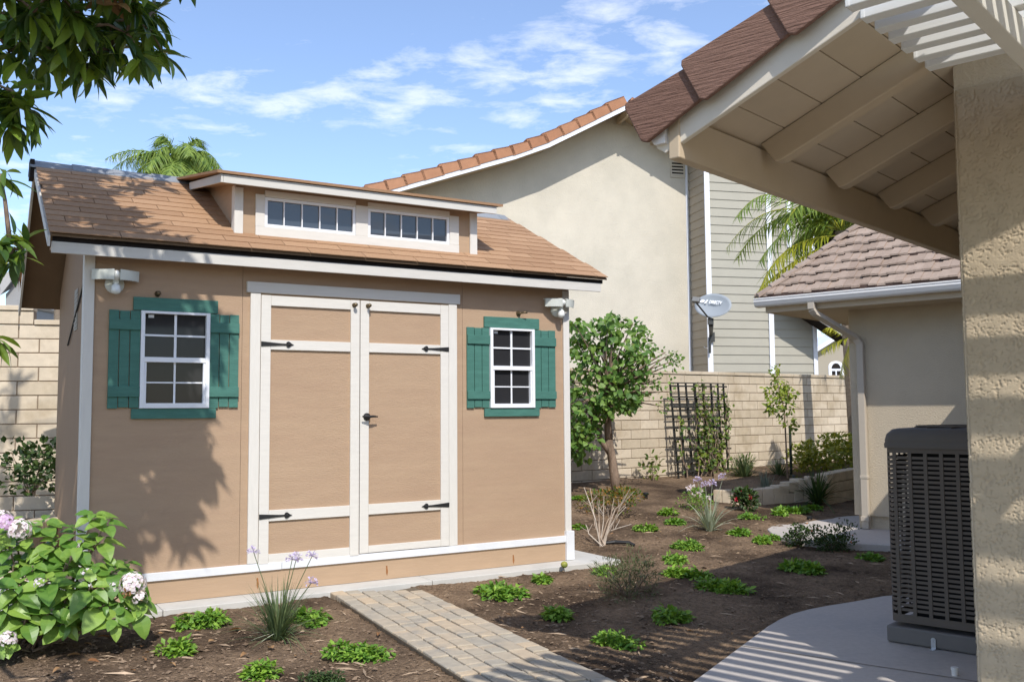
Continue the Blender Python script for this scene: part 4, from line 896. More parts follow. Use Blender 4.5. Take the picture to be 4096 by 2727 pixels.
# broad leaved tree at the upper left
TB = V((-5.6, 5.2, 0)); tree = thing('broadleaf_tree', 'large leaved tree overhanging the upper left corner of the garden', 'tree', TB)
whorls = []
for (x, y, Y) in ((335, 62, 5.5), (372, 118, 5.6), (318, 135, 5.4), (292, 78, 5.3), (250, 52, 5.4), (262, 120, 5.5), (205, 60, 5.2), (215, 128, 5.4), (170, 25, 5.1), (165, 95, 5.3), (120, 62, 5.2), (128, 125, 5.4), (80, 28, 5.0), (72, 95, 5.3), (30, 60, 5.1), (25, 120, 5.3), (-20, 90, 5.2), (310, 10, 5.3), (250, -10, 5.2), (355, 25, 5.7), (120, -5, 5.0), (20, 0, 5.0),
                  (15, 205, 5.0), (38, 238, 5.0), (-10, 255, 5.1), (62, 262, 5.05), (22, 285, 5.1), (-25, 210, 5.0),
                  (185, 150, 5.6), (95, 145, 5.6), (340, 100, 5.8), (300, 40, 5.8), (60, 60, 5.7), (150, 60, 5.8), (230, 90, 5.9), (190, 0, 5.6), (270, 20, 5.7), (0, 30, 5.6), (100, 0, 5.5), (205, 160, 5.5)):
    whorls.append((at_depth(x, y, Y), U(.85, 1.1), .5))
for (x, y, Y) in ((22, 552, 4.3), (48, 575, 4.35), (12, 600, 4.3), (-15, 570, 4.2), (-10, 785, 4.1), (0, 400, 4.3)): whorls.append((at_depth(x, y, Y), .62, .35))
for k in range(60):
    Q = sh(-4.42, U(-.1, 2.5), U(.1, 2.2)) + SUN * U(3.4, 5.4); f = inframe(Q)
    if not (f and f[1] > -75 and f[0] > -70): whorls.append((Q, 1.1, .2))  # unseen whorls added along the sun line to shade the shed's left wall
cnt = 0; tries = 0
while cnt < 175 and tries < 20000:
    tries += 1; r = U(0, 1)
    if r < .46:
        z = U(.42, 1.75); s = U(-4.45, -3.50 - .25 * abs(z - 1.1)); P = sh(s, 0, z)
    elif r < .55: P = sh(U(-4.4, -3.45), 0, U(1.75, 2.35))
    elif r < .86:
        u = U(0, 1); s = U(-4.85, -3.75 - .85 * u); P = sh(s, ET + (RT - ET) * u, EZ + (RZ - EZ) * u)
    elif r < .97: P = lo + lw * U(.2, 2.2) + V((0, 0, U(.4, 1.9)))
    else: P = sh(-4.42, U(0, 2.4), U(.2, 2.2))
    if r >= .86: T = U(5.2, 7.5)
    else: T = U(3.0, 5.6)
    Q = P + SUN * T; f = inframe(Q)
    if f and f[1] > -75 and f[0] > -70: continue
    if Q.z > 7: continue
    whorls.append((Q, U(.9, 1.2), .2)); cnt += 1
b = MB(); bd = MB()
for P, sc, droop in whorls:
    ax = (V((U(-.4, .5), U(-.5, .3), U(-.2, .6)))).normalized(); n = rnd.randint(12, 16)
    for k in range(n):
        a = 2.4 * k; e = U(-.55, .75); o = ax.orthogonal().normalized(); q = ax.cross(o)
        d = ((o * cos(a) + q * sin(a)) * cos(e) + ax * sin(e) + V((0, 0, -droop * U(.3, 1.4)))).normalized()
        nn = (V((0, 0, 1)) + rdir() * .5); b.leaf(P + rdir() * .03, d, nn, U(.17, .27) * sc, U(.046, .070) * sc, 'lance', U(.1, .5), U(.12, .3), 5, U(0, 1) ** 1.5)
for (x, y, Y) in ((262, 12, 5.15), (250, -2, 5.15), (275, 22, 5.2)):
    P = at_depth(x, y, Y)
    for k in range(3): bd.leaf(P, rdir(-.2, 1), rdir(), .17, .06, 'ovate', .4, .35, 4, U(0, 1))
b.build('crown', LTREE, (tree)).location = -TB; bd.build('dry_leaves', LDRY, tree).location = -TB
b = MB(); b.tube([V((0, 0, -.1)), V((.15, .05, 1.2)), V((.5, .0, 2.4)), V((1.3, .1, 3.4))], [.2, .17, .13, .10], 10)
hub = V((1.3, .1, 3.4)); mids = []
for k in range(7):
    ps = [w_[0] - TB for w_ in whorls[k::7]]; c = sum(ps, V()) / len(ps); mid = hub.lerp(c, .7); mids.append(mid)
    b.tube([hub, hub.lerp(mid, .5) + V((0, 0, .15)), mid], [.07, .05, .03], 7)
ext_ = [at_depth(-170, y, Y) - TB for y, Y in ((40, 5.2), (130, 5.3), (240, 5.0), (420, 4.4), (570, 4.3), (790, 4.1))]
for q in ext_: b.tube([hub.lerp(V((.5, 0, 2.4)), U(0, 1)), hub.lerp(q, .5) + V((0, 0, -.1)), q], [.05, .03, .016], 6)
con = [hub] + mids + ext_; todo = [w_[0] - TB for w_ in whorls]; best = [min(((c - q).length, k) for k, c in enumerate(con)) for q in todo]; done = [False] * len(todo)
for _ in todo:
    i = min((k for k in range(len(todo)) if not done[k]), key=lambda k: best[k][0]); q, c = todo[i], con[best[i][1]]; done[i] = True
    b.tube([c, c.lerp(q, .5) + V((0, 0, .03)), q], [.012, .009, .007], 5); con.append(q)
    for k in range(len(todo)):
        if not done[k]: best[k] = min(best[k], ((todo[k] - q).length, len(con) - 1))
b.build('trunk', BARK, tree, smooth=True)

def bush(name, lab, cat, loc, lm, n, rx, rz_, L, W, shape='ovate', seg=3, stems=5, zlo=.1, fl=None, grp=None, up=.4, tp=1.4, clumps=7, sm=TWIG, bend=.3):
    """leafy bush made of clumps of leaves on stems; fl = (material, count, size, part name)"""
    t = thing(name, lab, cat, loc, 0, grp); b = MB(); cl = []
    for k in range(clumps):
        a = U(0, 6.28); r = sqrt(U(0, 1)) * .72; cl.append(V((cos(a) * r * rx, sin(a) * r * rx, rz_ * U(zlo + .15, .85))))
    for k in range(n):
        c = rnd.choice(cl); o = rdir(); q = c + V((o.x * rx * .42, o.y * rx * .42, o.z * rz_ * .30)) * U(.3, 1) ** .5; q.z = max(q.z, .012)
        d = (o * .8 + V((0, 0, up)) + rdir() * .5).normalized(); b.leaf(q, d, V((0, 0, 1)) + rdir() * .7, L * U(.6, 1.15), W * U(.7, 1.1), shape, bend * U(0, 1.6), U(.1, .4), seg, U(0, 1) ** tp)
    b.build('leaves', lm, t); b = MB()
    for c in cl[:stems]: b.tube([(c.x * .12, c.y * .12, -.03), (c.x * .5, c.y * .5, c.z * .45), tuple(c)], [.008, .006, .003], 5)
    b.build('stems', sm, t)
    if fl:
        fm, nf, fs, pn = fl
        for k in range(nf):
            b = MB()
            c = rnd.choice(cl); o = rdir(.1, 1); q = c + V((o.x * rx * .42, o.y * rx * .42, o.z * rz_ * .34 + .01))
            for j in range(9): b.leaf(q, (o + rdir() * .9), rdir(), fs * U(.6, 1), fs * .6, 'round', .2, .2, 2, U(0, 1))
            b.build(pn, fm, t)
    return t
def patch(lab, x, y, wpx, hpx, lm=LGC, L=.056, W=.033, dens=1.0, grp='low green groundcover clumps', name='groundcover_clump', fl=None):
    P = ground(x, y); wd = px2m(wpx, P); vz = (CAM.z - P.z) / (P - CAM).length; dp = min(wd * 1.0, px2m(hpx, P) / max(vz, .12) * .62); H = .022 + .045 * min(1, hpx / 45)
    fl_ = U(.8, 1.25); L *= fl_; W *= fl_; te = U(.9, 2.2); b = MB(); n = int(400 * dens * (wd * dp) / .09) + 60; cl = []
    k = max(4, int(9 * wd * dp / .08)); rs = max(.045, .20 * min(wd, dp))
    arms = [U(0, 6.28) for _ in range(rnd.randint(2, 5))]
    for j in range(k): a = rnd.choice(arms) + U(-.3, .3); r = U(.05, 1.0); cl.append(V((cos(a) * r * (wd / 2 - rs * .4), sin(a) * r * (dp / 2 - rs * .4), H * U(.5, 1.1))))
    for j in range(n):
        c = rnd.choice(cl); o = rdir(-.2, 1); q = V((c.x + o.x * rs, c.y + o.y * rs, max(.006, c.z * (.15 + 1.0 * max(o.z, 0)))))
        d = (V((o.x, o.y, .15)) + rdir() * .6).normalized(); b.leaf(q, d, V((0, 0, 1)) + rdir() * .55, L * U(.6, 1.2), W * U(.7, 1.2), 'ovate', U(0, .5), U(.1, .4), 2, U(0, 1) ** te)
    if fl:
        pass
    o = b.build(name, lm, None, loc=P); return tag(o, lab, 'groundcover', grp)
for a in (
    ('low green clump by the shed pad, left of the tall grass plant', 462, 1440, 112, 46),
    ('small green clump in front of the hydrangea shadow', 402, 1500, 90, 34),
    ('bright green clump right behind the tall grass plant, near the door', 712, 1428, 92, 62),
    ('wide green clump halfway between the tall grass plant and the paver path', 825, 1512, 140, 54),
    ('green clump at the bottom edge below the tall grass plant', 580, 1556, 96, 50),
    ('long green clump in the sun just right of the paver path near the shed', 1160, 1366, 112, 42),
    ('small bright clump against the shed pad left of the green fruit', 1252, 1336, 54, 24),
    ('rounded clump alone at the tip of the house shadow', 1288, 1416, 68, 42),
    ('clump touching the right corner of the shed pad', 1382, 1318, 54, 32),
    ('ragged clump in the sunlit strip right of the path, near the striped shade', 1415, 1482, 112, 44),
    ('clump alone in the shade close to the curved patio edge', 1541, 1424, 86, 46),
    ('yellow green clump just above the shadow edge, right of the dark bush', 1560, 1290, 74, 26),
    ('dark green clump just inside the shadow, right of the dark bush', 1578, 1325, 84, 34),
    ('largest rounded clump in the middle of the sunlit soil', 1600, 1262, 92, 56),
    ('long flat clump in the middle of the house shadow', 1676, 1356, 136, 36),
    ('yellow green clump left of the pink flowered bushes', 1750, 1245, 62, 30),
    ('dark clump in the shade in front of the pink flowered bushes', 1862, 1310, 98, 36),
    ('thin dark clump beside the walkway near the air conditioner', 2012, 1286, 62, 24),
    ('small clump in the sun above the largest clump, left of the lavender flower plant', 1488, 1220, 50, 28),
    ('upright clump between the bare stemmed shrub and the white flowers', 1533, 1182, 46, 34),
    ('thin low clump just below the white flowers', 1562, 1204, 56, 14),
    ('bright yellow green clump below the red flowers', 1734, 1190, 56, 20),
    ('small dark clump in the shade right of the red flowers', 1800, 1184, 34, 18),
    ('long dark clump in the shade below the retaining wall', 1822, 1177, 72, 22),
    ('sparse strand of leaves right of the lavender flower plant', 1702, 1226, 58, 13),
    ('small clump at the foot of the retaining wall by the strappy plant', 1868, 1168, 36, 16),
    ('small yellow green clump on the walkway tip', 1785, 1240, 34, 32),
    ('leafy clump against the shed corner behind the bare stemmed shrub', 1330, 1148, 30, 26),
    ('tiny green sprig alone right of the shed corner trim', 1333, 1212, 14, 8)):
    patch(*a)
patch('fine leaved low mat with tiny flowers at the bottom edge by the path', 775, 1568, 150, 36, LDRK, .024, .010, 2.2)

def blades(name, lab, cat, loc, lm, n, L, W, spread, bend, stalks=0, fm=None, seg=5, grp=None, sh_=None, fsz=.05, stm=None, dry=0):
    t = thing(name, lab, cat, loc, 0, grp); b = MB()
    for k in range(n):
        a = U(0, 6.28); e = abs(rnd.gauss(0, spread)); d = V((cos(a) * sin(min(e, 1.35)), sin(a) * sin(min(e, 1.35)), cos(min(e, 1.35))))
        b.leaf(V((cos(a) * .03 * U(0, 1.6), sin(a) * .03 * U(0, 1.6), -.01)), d, V((-d.x * d.z, -d.y * d.z, 1)) + rdir() * .15, L * U(.55, 1.1), W * U(.7, 1.2), 'blade', bend * U(.1, 1.4) * (.4 + e), .3, seg, U(0, 1) ** 1.4)
    b.build('blades', lm, t)
    if dry:
        b = MB()
        for k in range(dry): a = U(0, 6.28); d = V((cos(a), sin(a), U(-.02, .25))); b.leaf(V((0, 0, .04)), d, V((0, 0, 1)), L * U(.5, .9), W, 'blade', .1, .2, 4, U(.4, 1))
        b.build('dry_blades', LDRY if name != 'society_garlic' else LSIL, t)
    for k in range(stalks):
        v = V(sh_[k]) if sh_ else V((U(-.2, .2), U(-.2, .2), L * 1.3)); b = MB(); b.tube([(0, 0, 0), v * .5 + V((0, 0, .04)), v], [.004, .0032, .0026], 5, .5); st_ = b.build('flower_stalk', stm or LGRS, t)
        b = MB(); 
        for j in range(20):
            o = rdir(-.3, 1); q = v + o * fsz * .35
            for w_ in range(3): b.leaf(q + o * fsz * .4, o + rdir() * .8, rdir(), fsz * .42, fsz * .2, 'round', .2, .2, 2, U(0, 1))
            b.tube([v, q + o * fsz * .4], .0012, 3)
        b.build('flower_head', fm, st_)
    return t
P = ground(640, 1466); g1 = P
def stv(x, y, P, dy=0): return at_depth(x, y, P.y + dy) - P
blades('society_garlic', 'tall clump of green grass like blades with lilac flowers in front of the shed door', 'flowering plant', P, LGRS, 230, .43, .0105, .48, .45, 5, PETL,
       sh_=[stv(583, 1268, P), stv(682, 1283, P), stv(718, 1278, P), stv(716, 1340, P, -.1), stv(672, 1286, P, .05)], fsz=.045, dry=5)
P = ground(1632, 1219)
blades('society_garlic', 'silvery variegated clump with tall lavender flowers in the sunny bed', 'flowering plant', P, LSIL, 70, .47, .020, .38, .5, 4, PETL, sh_=[stv(1604, 1106, P), stv(1622, 1116, P), stv(1638, 1112, P), stv(1663, 1098, P)], fsz=.058, stm=LSIL)
P = ground(1712, 1102); blades('grass_plant', 'olive spiky grass plant beside the trellis foot', 'plant', P, LGRS, 150, .50, .022, .45, .5, dry=10)
P = ground(1722, 1098); 
P = ground(1792, 1100); blades('grass_plant', 'arching green grass plant between the trellis and the staked young tree', 'plant', P, LGRS, 110, .42, .022, .6, .7)
P = ground(1762, 1130); blades('grass_plant', 'blue grey upright grass in front of the low curb', 'plant', P, LBLU, 130, .42, .012, .28, .3)
P = ground(1880, 1158); blades('strappy_plant', 'dark strappy leaved plant against the retaining wall', 'plant', P, LDRK, 120, .62, .028, .55, .9, seg=6)
P = ground(1830, 1112); blades('grass_plant', 'soft fine grass at the foot of the stake', 'plant', P, LVIN, 90, .26, .010, .5, .5)

# hydrangea
hy = ground(52, 1490); HYB = V((hy.x, hy.y, hy.z)); hyd = thing('hydrangea', 'leafy hydrangea bush with faded white and mauve flower heads at the lower left', 'shrub', HYB)
b = MB(); bs = MB(); Yh = hy.y
def hp_(x, y, dY=0): return at_depth(x, y, Yh + dY) - HYB
tips = [(245, 1195, .1), (215, 1180, .12), (175, 1215, .12), (130, 1245, .05), (180, 1255, .0), (235, 1235, .1), (95, 1265, .0), (60, 1225, .0), (20, 1250, -.05), (-10, 1220, 0), (110, 1330, -.2), (75, 1300, -.1), (45, 1345, -.25), (150, 1300, 0), (220, 1300, .0), (300, 1335, .05), (275, 1370, .02), (210, 1345, -.12), (240, 1390, -.1), (195, 1395, -.1), (265, 1420, -.1), (120, 1400, -.2), (60, 1420, -.25), (10, 1390, -.3), (-10, 1480, -.35), (30, 1300, -.1), (320, 1400, .02), (100, 1200, .1), (-20, 1330, -.3), (170, 1350, -.05), (95, 1355, -.15), (30, 1200, .1), (150, 1430, -.1), (20, 1450, -.3), (60, 1265, .1), (110, 1290, .15), (330, 1370, .1)]
for k in range(12): tips.append((U(-60, 300), U(1240, 1440), U(.0, .45)))
for (x, y, dY) in tips:
    T = hp_(x, y, dY); root = V((U(-.12, .12), U(-.1, .25), 0)); mid = root.lerp(T, .55) + V((0, 0, -.04)); bs.tube([root, mid, T], [.010, .008, .005], 6, U(0, 1))
    ax = ((T - mid).normalized() + V((0, -.35, .6))).normalized(); o = ax.orthogonal().normalized(); q = ax.cross(o); ph = U(0, 6)
    for j in range(7):
        a = ph + j * pi / 2 + (j // 4) * .8; pr2 = j // 2; d = (o * cos(a) + q * sin(a) + ax * (.12 + .30 * (j > 4)) + V((0, -.1, -.12))).normalized()
        Ls = (.155, .155, .165, .165, .10, .10, .065)[j] * U(.75, 1.15); nn = (ax + V((0, -.25, .4)) + rdir() * .25)
        b.leaf(T - ax * .035 * (1 if j < 4 else 0) + d * .02, d, nn, Ls, Ls * U(.62, .72), 'ovate', U(.1, .6), U(.1, .42), 8, U(0, 1) ** 1.5, .05)
    for j in range(3):
        q2 = root.lerp(T, U(.5, .85)); d = rdir(-.3, .4); b.leaf(q2, d, V((0, 0, 1)) + rdir() * .4, U(.09, .13), .075, 'ovate', .4, .2, 5, U(0, 1))
b.build('leaves', LHYD, hyd); bs.build('stems', BARK, hyd)
for (x, y, dY, r, ma) in ((8, 1205, -.12, .068, PETP), (45, 1218, -.10, .075, PETW), (200, 1325, -.03, .058, PETW), (305, 1345, -.02, .085, PETW), (322, 1375, -.03, .05, PETW), (90, 1340, -.30, .034, PETW), (262, 1350, -.02, .035, PETW), (18, 1470, -.40, .055, PETW), (5, 1188, .1, .05, PETW)):
    c = hp_(x, y, dY); b = MB()
    for k in range(int(60 * r / .05)):
        o = rdir(-.55, 1); o2 = o.orthogonal().normalized(); q = o.cross(o2); f = c + o * r * U(.85, 1.02); a0 = U(0, 6)
        for j in range(4): a = a0 + j * pi / 2; b.leaf(f, o2 * cos(a) + q * sin(a) + o * .25, o, r * .26 * U(.8, 1.1), r * .24, 'round', .1, .1, 2, U(0, 1) ** 1.6)
    if r > .08:
        for k in range(26): o = V((U(-.4, .4), -1, U(-.9, -.3))).normalized(); b.m = 1; b.leaf(c + o * r * .95, rdir(), o, .03, .018, 'ovate', .3, .3, 2, U(0, 1)); b.m = 0
    b.build('flower_head', [ma, LDRY], hyd)

# bare stemmed shrub, orange tinted shrub, dark bush, pink flowered bushes
P = ground(1384, 1250); t = thing('cut_back_shrub', 'pruned shrub of bare pale stems right of the shed corner', 'shrub', P)
for (x, y, x2, y2) in ((1365, 1180, 1343, 1120), (1372, 1200, 1357, 1122), (1378, 1190, 1375, 1150), (1386, 1185, 1389, 1140), (1380, 1170, 1378, 1165), (1395, 1190, 1408, 1160), (1408, 1205, 1440, 1165), (1412, 1200, 1448, 1125), (1352, 1220, 1347, 1205), (1400, 1215, 1452, 1205), (1405, 1180, 1412, 1145), (1430, 1150, 1458, 1130)):
    e = stv(x2, y2, P, U(-.15, .15)); mid = stv(x, y, P, U(-.05, .05)); mid = mid * .8 + V((U(-.03, .03), 0, 0)); b = MB(); b.tube([(U(-.04, .04), U(-.04, .04), -.02), mid, mid.lerp(e, .5) + V((U(-.025, .025), 0, 0)), e], [.0075, .0062, .005, .0035], 6, U(0, 1))
    for k in range(2): q_ = mid.lerp(e, U(.1, .6)); b.tube([q_, q_ + V((U(-.10, .10), U(-.05, .05), U(.04, .13)))], [.003, .002], 5, U(0, 1))
    b.build('stem', TWIG, t)
bush('leafy_shrub', 'low leafy shrub with orange tinted young leaves behind the bare stems', 'shrub', ground(1402, 1172), LROSE, 900, .46, .30, .055, .03, seg=2, tp=2.0, clumps=12)
bush('dark_bush', 'wispy dark olive bush standing on the edge of the house shadow', 'shrub', ground(1450, 1368), mat('olive_leaf', (.07, .085, .04), .5, .1, 14, tone=(.17, .20, .09), trans=.25), 1500, .36, .34, .055, .009, 'lance', 2, 14, .0, up=.7, clumps=22, sm=BARK)
P = ground(1450, 1366)
bush('lantana_bush', 'dark green bush with pink orange flowers by the walkway', 'shrub', ground(1910, 1264), LDRK, 1100, .30, .30, .042, .026, 'ovate', 2, 8, .0, (PETO, 9, .022, 'flower'), up=.6, clumps=16, sm=BARK)
bush('lantana_bush', 'smaller dark green bush just left of the pink flowered one', 'shrub', ground(1840, 1254), LDRK, 520, .19, .24, .042, .026, 'ovate', 2, 8, .0, up=.6, clumps=9, sm=BARK)
bush('white_flower_plant', 'mounded plant with round white flower heads in the back bed', 'flowering plant', ground(1600, 1168), LGC, 700, .32, .26, .05, .018, 'lance', 2, 6, .0, (PETW, 9, .075, 'flower'), clumps=12)
bush('red_flower_plant', 'small plant with bright red flowers in front of the low curb', 'flowering plant', ground(1716, 1172), LDRK, 420, .20, .28, .07, .05, 'ovate', 3, 6, .0, (PETR, 7, .055, 'flower'), clumps=9)
bush('yellow_shrub', 'yellow green leafy shrub on the raised bed behind the downspout', 'shrub', ground(1915, 1100) + V((0, 0, .1)), LSHR, 1700, .85, .66, .085, .06, 'round', 3, 8, .0, clumps=26, up=.5)
bush('yellow_shrub', 'smaller yellow green shrub right of the stake', 'shrub', ground(1848, 1100), LSHR, 380, .30, .55, .09, .055, 'ovate', 3, 6, .05, clumps=10)
bush('dead_plant', 'small withered plant with a few green leaves left of the trellis', 'plant', ground(1500, 1102), LVIN, 46, .22, .42, .09, .07, 'ovate', 3, 6, .1, clumps=8, sm=BARK)
bush('wall_shrub', 'brownish grass like shrub at the right foot of the trellis', 'shrub', ground(1700, 1100), LVIN, 260, .26, .38, .09, .018, 'lance', 3, 5, .0, clumps=8)
bush('vine_bush', 'dark leafy vine against the shaded left wall by the planter', 'vine', at_depth(70, 1130, 9.9), LDRK, 560, .45, .50, .075, .055, 'ovate', 3, 10, .0, clumps=16, sm=BARK)

# fruit tree by the wall
P = ground(1422, 1132); ft = thing('fruit_tree', 'bushy green fruit tree with a leaning bare trunk right of the shed', 'tree', P); Yf = P.y
def fp(x, y, dY=0): return at_depth(x, y, Yf + dY) - P
b = MB(); b.tube([V((0, 0, -.1)), fp(1412, 1085), fp(1405, 1040), fp(1398, 1000)], [.085, .068, .060, .052], 12)
b.tube([fp(1400, 1010), fp(1396, 940), fp(1398, 880), fp(1410, 820)], [.06, .05, .04, .025], 8); b.tube([fp(1408, 1050), fp(1385, 1015), fp(1360, 960, -.1), fp(1345, 900, -.2)], [.05, .042, .032, .02], 8); b.tube([fp(1398, 950), fp(1430, 890, .2), fp(1480, 840, .3), fp(1530, 810, .3)], [.035, .028, .02, .01], 7)
b.tube([fp(1397, 900), fp(1370, 830, .2), fp(1350, 780, .3)], [.03, .022, .01], 6); b.build('trunk', BARK, ft, smooth=True)
b = MB(); bt = MB()
blobs = [(1385, 775, 34), (1413, 760, 26), (1408, 735, 10), (1398, 748, 14), (1440, 790, 50), (1400, 820, 60), (1350, 790, 44), (1340, 840, 50), (1380, 870, 60), (1440, 850, 55), (1470, 800, 34), (1465, 830, 40), (1430, 900, 48), (1350, 920, 52), (1330, 970, 44), (1345, 1010, 36), (1320, 880, 50), (1395, 930, 34), (1325, 1000, 30), (1340, 1045, 18), (1335, 960, 44), (1362, 985, 26), (1400, 900, 40), (1442, 925, 22), (1330, 800, 26), (1312, 1035, 26), (1330, 1030, 22), (1500, 850, 34), (1530, 820, 26), (1550, 835, 22), (1520, 870, 32), (1490, 890, 28), (1535, 900, 22), (1310, 930, 40), (1375, 800, 50), (1450, 930, 20), (1318, 770, 30), (1545, 815, 14), (1525, 935, 16), (1300, 1000, 40), (1405, 740, 18), (1465, 760, 16)]
blobs += [(1492, 772, 10), (1484, 815, 14), (1342, 752, 10), (1322, 745, 10), (1456, 742, 9), (1505, 882, 12), (1560, 826, 9), (1470, 905, 12), (1428, 738, 8), (1372, 745, 9), (1500, 800, 9)]
for (x, y, r) in blobs:
    dn_ = U(.22, .95)
    R = px2m(r, P + fp(x, y)); c = fp(x, y, U(-.35, .4)); far = x > 1480
    for k in range(int((2.3 * r if not far else 1.8 * r) * dn_) + 4):
        o = rdir(); q = c + o * R * U(.25, 1.05) ** .6; d = (o * .6 + V((0, 0, -.25)) + rdir() * .7).normalized(); s_ = (.5 if far else 1.0)
        b.leaf(q, d, V((0, -.5, .8)) + rdir() * .8, U(.07, .135) * s_, U(.055, .105) * s_, 'ovate', U(0, .5), U(.1, .35), 3, U(0, 1) ** 1.4)
    bt.tube([fp(1398, 900), fp(1398, 900).lerp(c, .6) + rdir() * .05, c], [.02, .012, .006], 5)
b.build('crown', LAPR, ft); bt.build('twigs', BARK, ft)

# trellis with its vine (stands a little in front of the wall)
d_ = ray(1618, 1000); tt_ = ((WALL_O + WALL_N * .35 - CAM).dot(WALL_N)) / d_.dot(WALL_N); tw = (CAM + d_ * tt_ - WALL_O).dot(WALL_D)
tp_ = WALL_O + WALL_D * tw + WALL_N * .35; tp_.z = gh(tp_.x, tp_.y)
TRW = px2m(150, at_depth(1620, 1000, tp_.y)) / .82; TH = px2m(212, at_depth(1620, 1000, tp_.y))
tr_ = thing('trellis', 'dark wooden lattice trellis leaning on the block wall', 'trellis', tp_, math.atan2(WALL_D.y, WALL_D.x))
b = MB(); xs = [-.5, -.36, -.22, -.06, .10, .25, .38, .49]
for i, x in enumerate(xs): w_ = .022 if i in (3, 4) else .014; e = .10 * x; b.hexa([(x * TRW - e - w_, -.012, -.05), (x * TRW - e + w_, -.012, -.05), (x * TRW - e + w_, .012, -.05), (x * TRW - e - w_, .012, -.05), (x * TRW - w_, .10, TH), (x * TRW + w_, .10, TH), (x * TRW + w_, .125, TH), (x * TRW - w_, .125, TH)])
b.build('upright', TREL, tr_); b = MB()
for z in (.06, .16, .28, .40, .52, .63, .74, .85, .965):
    y = .10 * z - .02; b.box(-.52 * TRW, .52 * TRW, y - .014, y + .004, z * TH - .013, z * TH + .013)
    if z > .7: b.box(-.52 * TRW, .52 * TRW, y + .03, y + .04, z * TH + .045, z * TH + .065)
b.build('crosspiece', TREL, tr_)
vt = thing('climbing_vine', 'yellow green vine climbing through the dark trellis', 'vine', tp_, math.atan2(WALL_D.y, WALL_D.x)); b = MB(); bs = MB()
for k in range(19):
    x = U(-.5, .55) * TRW; h = U(.35, 1.12) * TH if k > 3 else TH * 1.0; x0 = U(-.42, .42) * TRW; pts = []
    for j in range(9): u = j / 8; pts.append(V((x0 + (x - x0) * u ** .7 + U(-.05, .05), -.07 + .08 * u + U(-.06, .05), h * u)))
    bs.tube(pts, [.011 * (1 - .7 * j / 8) for j in range(9)], 5)
    for j in range(int(34 * h / TH)):
        f = U(.08, 1) * 7.99; q = pts[int(f)].lerp(pts[int(f) + 1], f % 1) + rdir() * .07; b.leaf(q, rdir(-.8, .5), V((0, -1, .5)) + rdir() * .8, U(.05, .10), U(.04, .07), 'ovate', .3, .25, 3, U(0, 1) ** 1.2)
for k in range(80): b.leaf(V((U(-.15, .1) * TRW, U(-.15, .05), U(.05, .55) * TH)), rdir(-.6, .5), V((0, -1, .5)) + rdir() * .8, U(.06, .11), U(.045, .075), 'ovate', .3, .25, 3, U(0, 1) ** 1.2)
b.build('leaves', LVIN, vt); bs.build('stems', BARK, vt)

# young staked citrus
P = ground(1812, 1112); yt = thing('young_tree', 'slim young citrus tree with yellowish leaves in front of the block wall', 'tree', P); Yy = P.y
def yp(x, y, dY=0): return at_depth(x, y, Yy + dY) - P
b = MB(); b.tube([V((0, 0, -.05)), yp(1809, 1050), yp(1806, 985), yp(1803, 940), yp(1790, 890), yp(1785, 850)], [.016, .014, .013, .011, .008, .004], 7); b.tube([yp(1804, 950), yp(1812, 910), yp(1815, 890)], [.008, .006, .004], 5); b.build('trunk', BARK, yt)
b = MB()
for (x, y, r, n) in ((1785, 852, 12, 26), (1776, 858, 8, 10), (1788, 880, 18, 40), (1770, 900, 16, 34), (1800, 905, 22, 60), (1820, 905, 18, 46), (1778, 930, 20, 60), (1815, 935, 18, 50), (1800, 950, 14, 24), (1822, 975, 14, 34), (1800, 972, 10, 18), (1772, 945, 10, 24), (1825, 990, 8, 12), (1790, 915, 20, 44), (1808, 890, 14, 30)):
    R = px2m(r, P + yp(x, y)); c = yp(x, y, U(-.12, .12))
    for k in range(n): o = rdir(); b.leaf(c + o * R * U(.3, 1), (o * .5 + V((0, 0, -.3)) + rdir() * .8), V((0, -.5, .7)) + rdir() * .7, U(.05, .10), U(.03, .048), 'ovate', .3, .3, 3, U(0, 1) ** (1.0 if y < 920 else 2))
b.build('crown', LCIT, yt)
q = ground(1820, 1100); b = MB(); b.tube([(0, 0, -.1), (0, 0, px2m(122, q))], .024, 8); o = b.build('stake', STAKE, None, loc=q); tag(o, 'dark green stake post beside the young citrus tree', 'stake')
q = ground(1826, 1126); b = MB(); b.tube([(0, 0, -.05), (0, 0, .2)], .012, 6); b.lathe((0, 0, .2), (0, 0, 1), [(0, .024), (.02, .028), (.035, .02), (.04, 0)], 10); o = b.build('sprinkler_riser', DARKM, None, loc=q); tag(o, 'thin sprinkler riser with a pale cap below the stake', 'sprinkler')
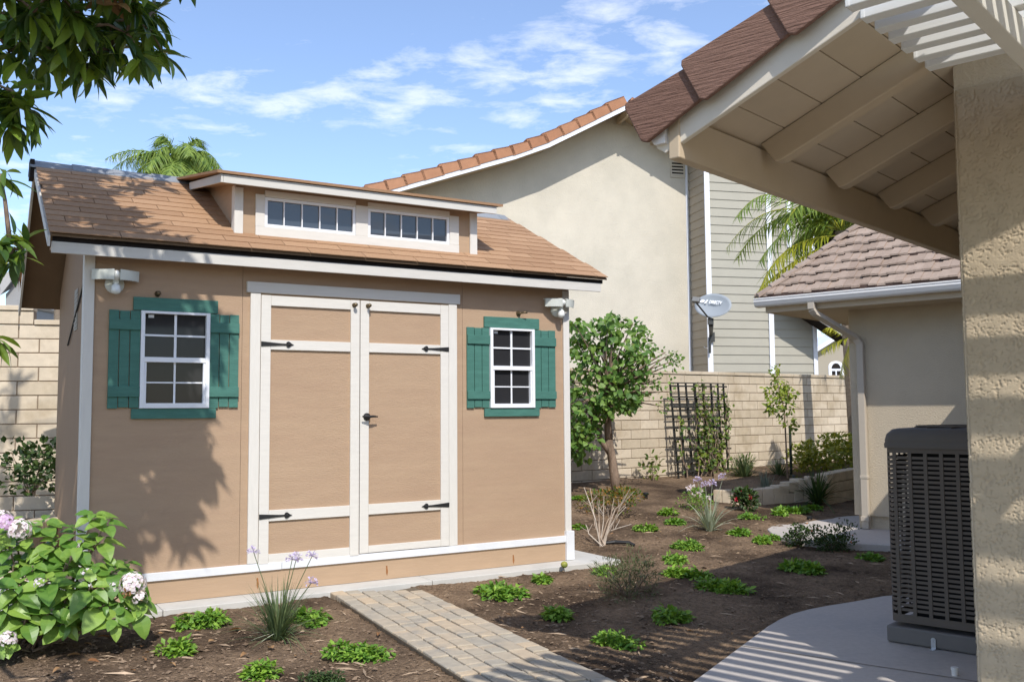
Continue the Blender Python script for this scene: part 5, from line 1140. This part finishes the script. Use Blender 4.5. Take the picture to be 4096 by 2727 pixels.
# small things on the soil
q = flat(1297, 1304, .0) + V((0, 0, .0)); b = MB(); b.lathe((0, 0, -.006), (.1, 0, 1), [(0, .004), (.004, .016), (.014, .028), (.030, .034), (.046, .031), (.058, .020), (.064, .006), (.066, 0)], 14); o = b.build('fallen_fruit', FRUIT, None, smooth=True, loc=q); tag(o, 'small round green fruit lying on the edge of the shed pad', 'fruit')
q = ground(1425, 1252); b = MB(); b.tube([(-.16, .0, .02), (-.05, .01, .03), (.10, -.02, .025), (.16, -.05, .0)], [.014, .02, .02, .016], 8); o = b.build('drip_pipe', BLKPL, None, loc=q); tag(o, 'short black irrigation pipe at the foot of the bare stems', 'pipe')
q = ground(1485, 1145); b = MB(); b.lathe((0, 0, -.02), (0, 0, 1), [(0, .03), (.07, .03), (.075, .045), (.095, .045), (.11, .03), (.112, 0)], 12); o = b.build('garden_light', BLKPL, None, loc=q); tag(o, 'small black round garden light beside the orange tinted shrub', 'garden light')
q = ground(1862, 1193); b = MB(); b.lathe((0, 0, -.02), (0, 0, 1), [(0, .035), (.05, .035), (.055, .02), (.06, 0)], 12); o = b.build('valve_cap', BLKPL, None, loc=q); tag(o, 'small black cap in the shaded soil by the walkway', 'cap')
for k, (x, y, L) in enumerate(((170, 1510, .10), (215, 1525, .08), (540, 1452, .10), (622, 1493, .09), (680, 1512, .05), (905, 1418, .08), (240, 1468, .09), (455, 1455, .06), (130, 1545, .07), (1350, 1172, .05), (1655, 1150, .06), (560, 1510, .07), (870, 1462, .06), *[(U(150, 740), U(1450, 1560), U(.03, .07)) for _ in range(16)], *[(U(1150, 1700), U(1330, 1480), U(.03, .06)) for _ in range(12)], *[(U(1340, 1700), U(1180, 1260), U(.03, .05)) for _ in range(8)])):
    P = ground(x, y) + V((0, 0, .018)); b = MB(); b.leaf((-L / 2, 0, 0), (1, 0, .15), (0, U(-.3, .3), 1), L, L * .42, 'ovate', .3, .5, 5, U(0, 1), .1); o = b.build('fallen_leaf', LDRY, None, loc=P); o.rotation_euler = (0, 0, U(0, 6)); tag(o, 'dry brown fallen leaf lying on the dark garden soil', 'leaf', 'fallen leaves on the soil')
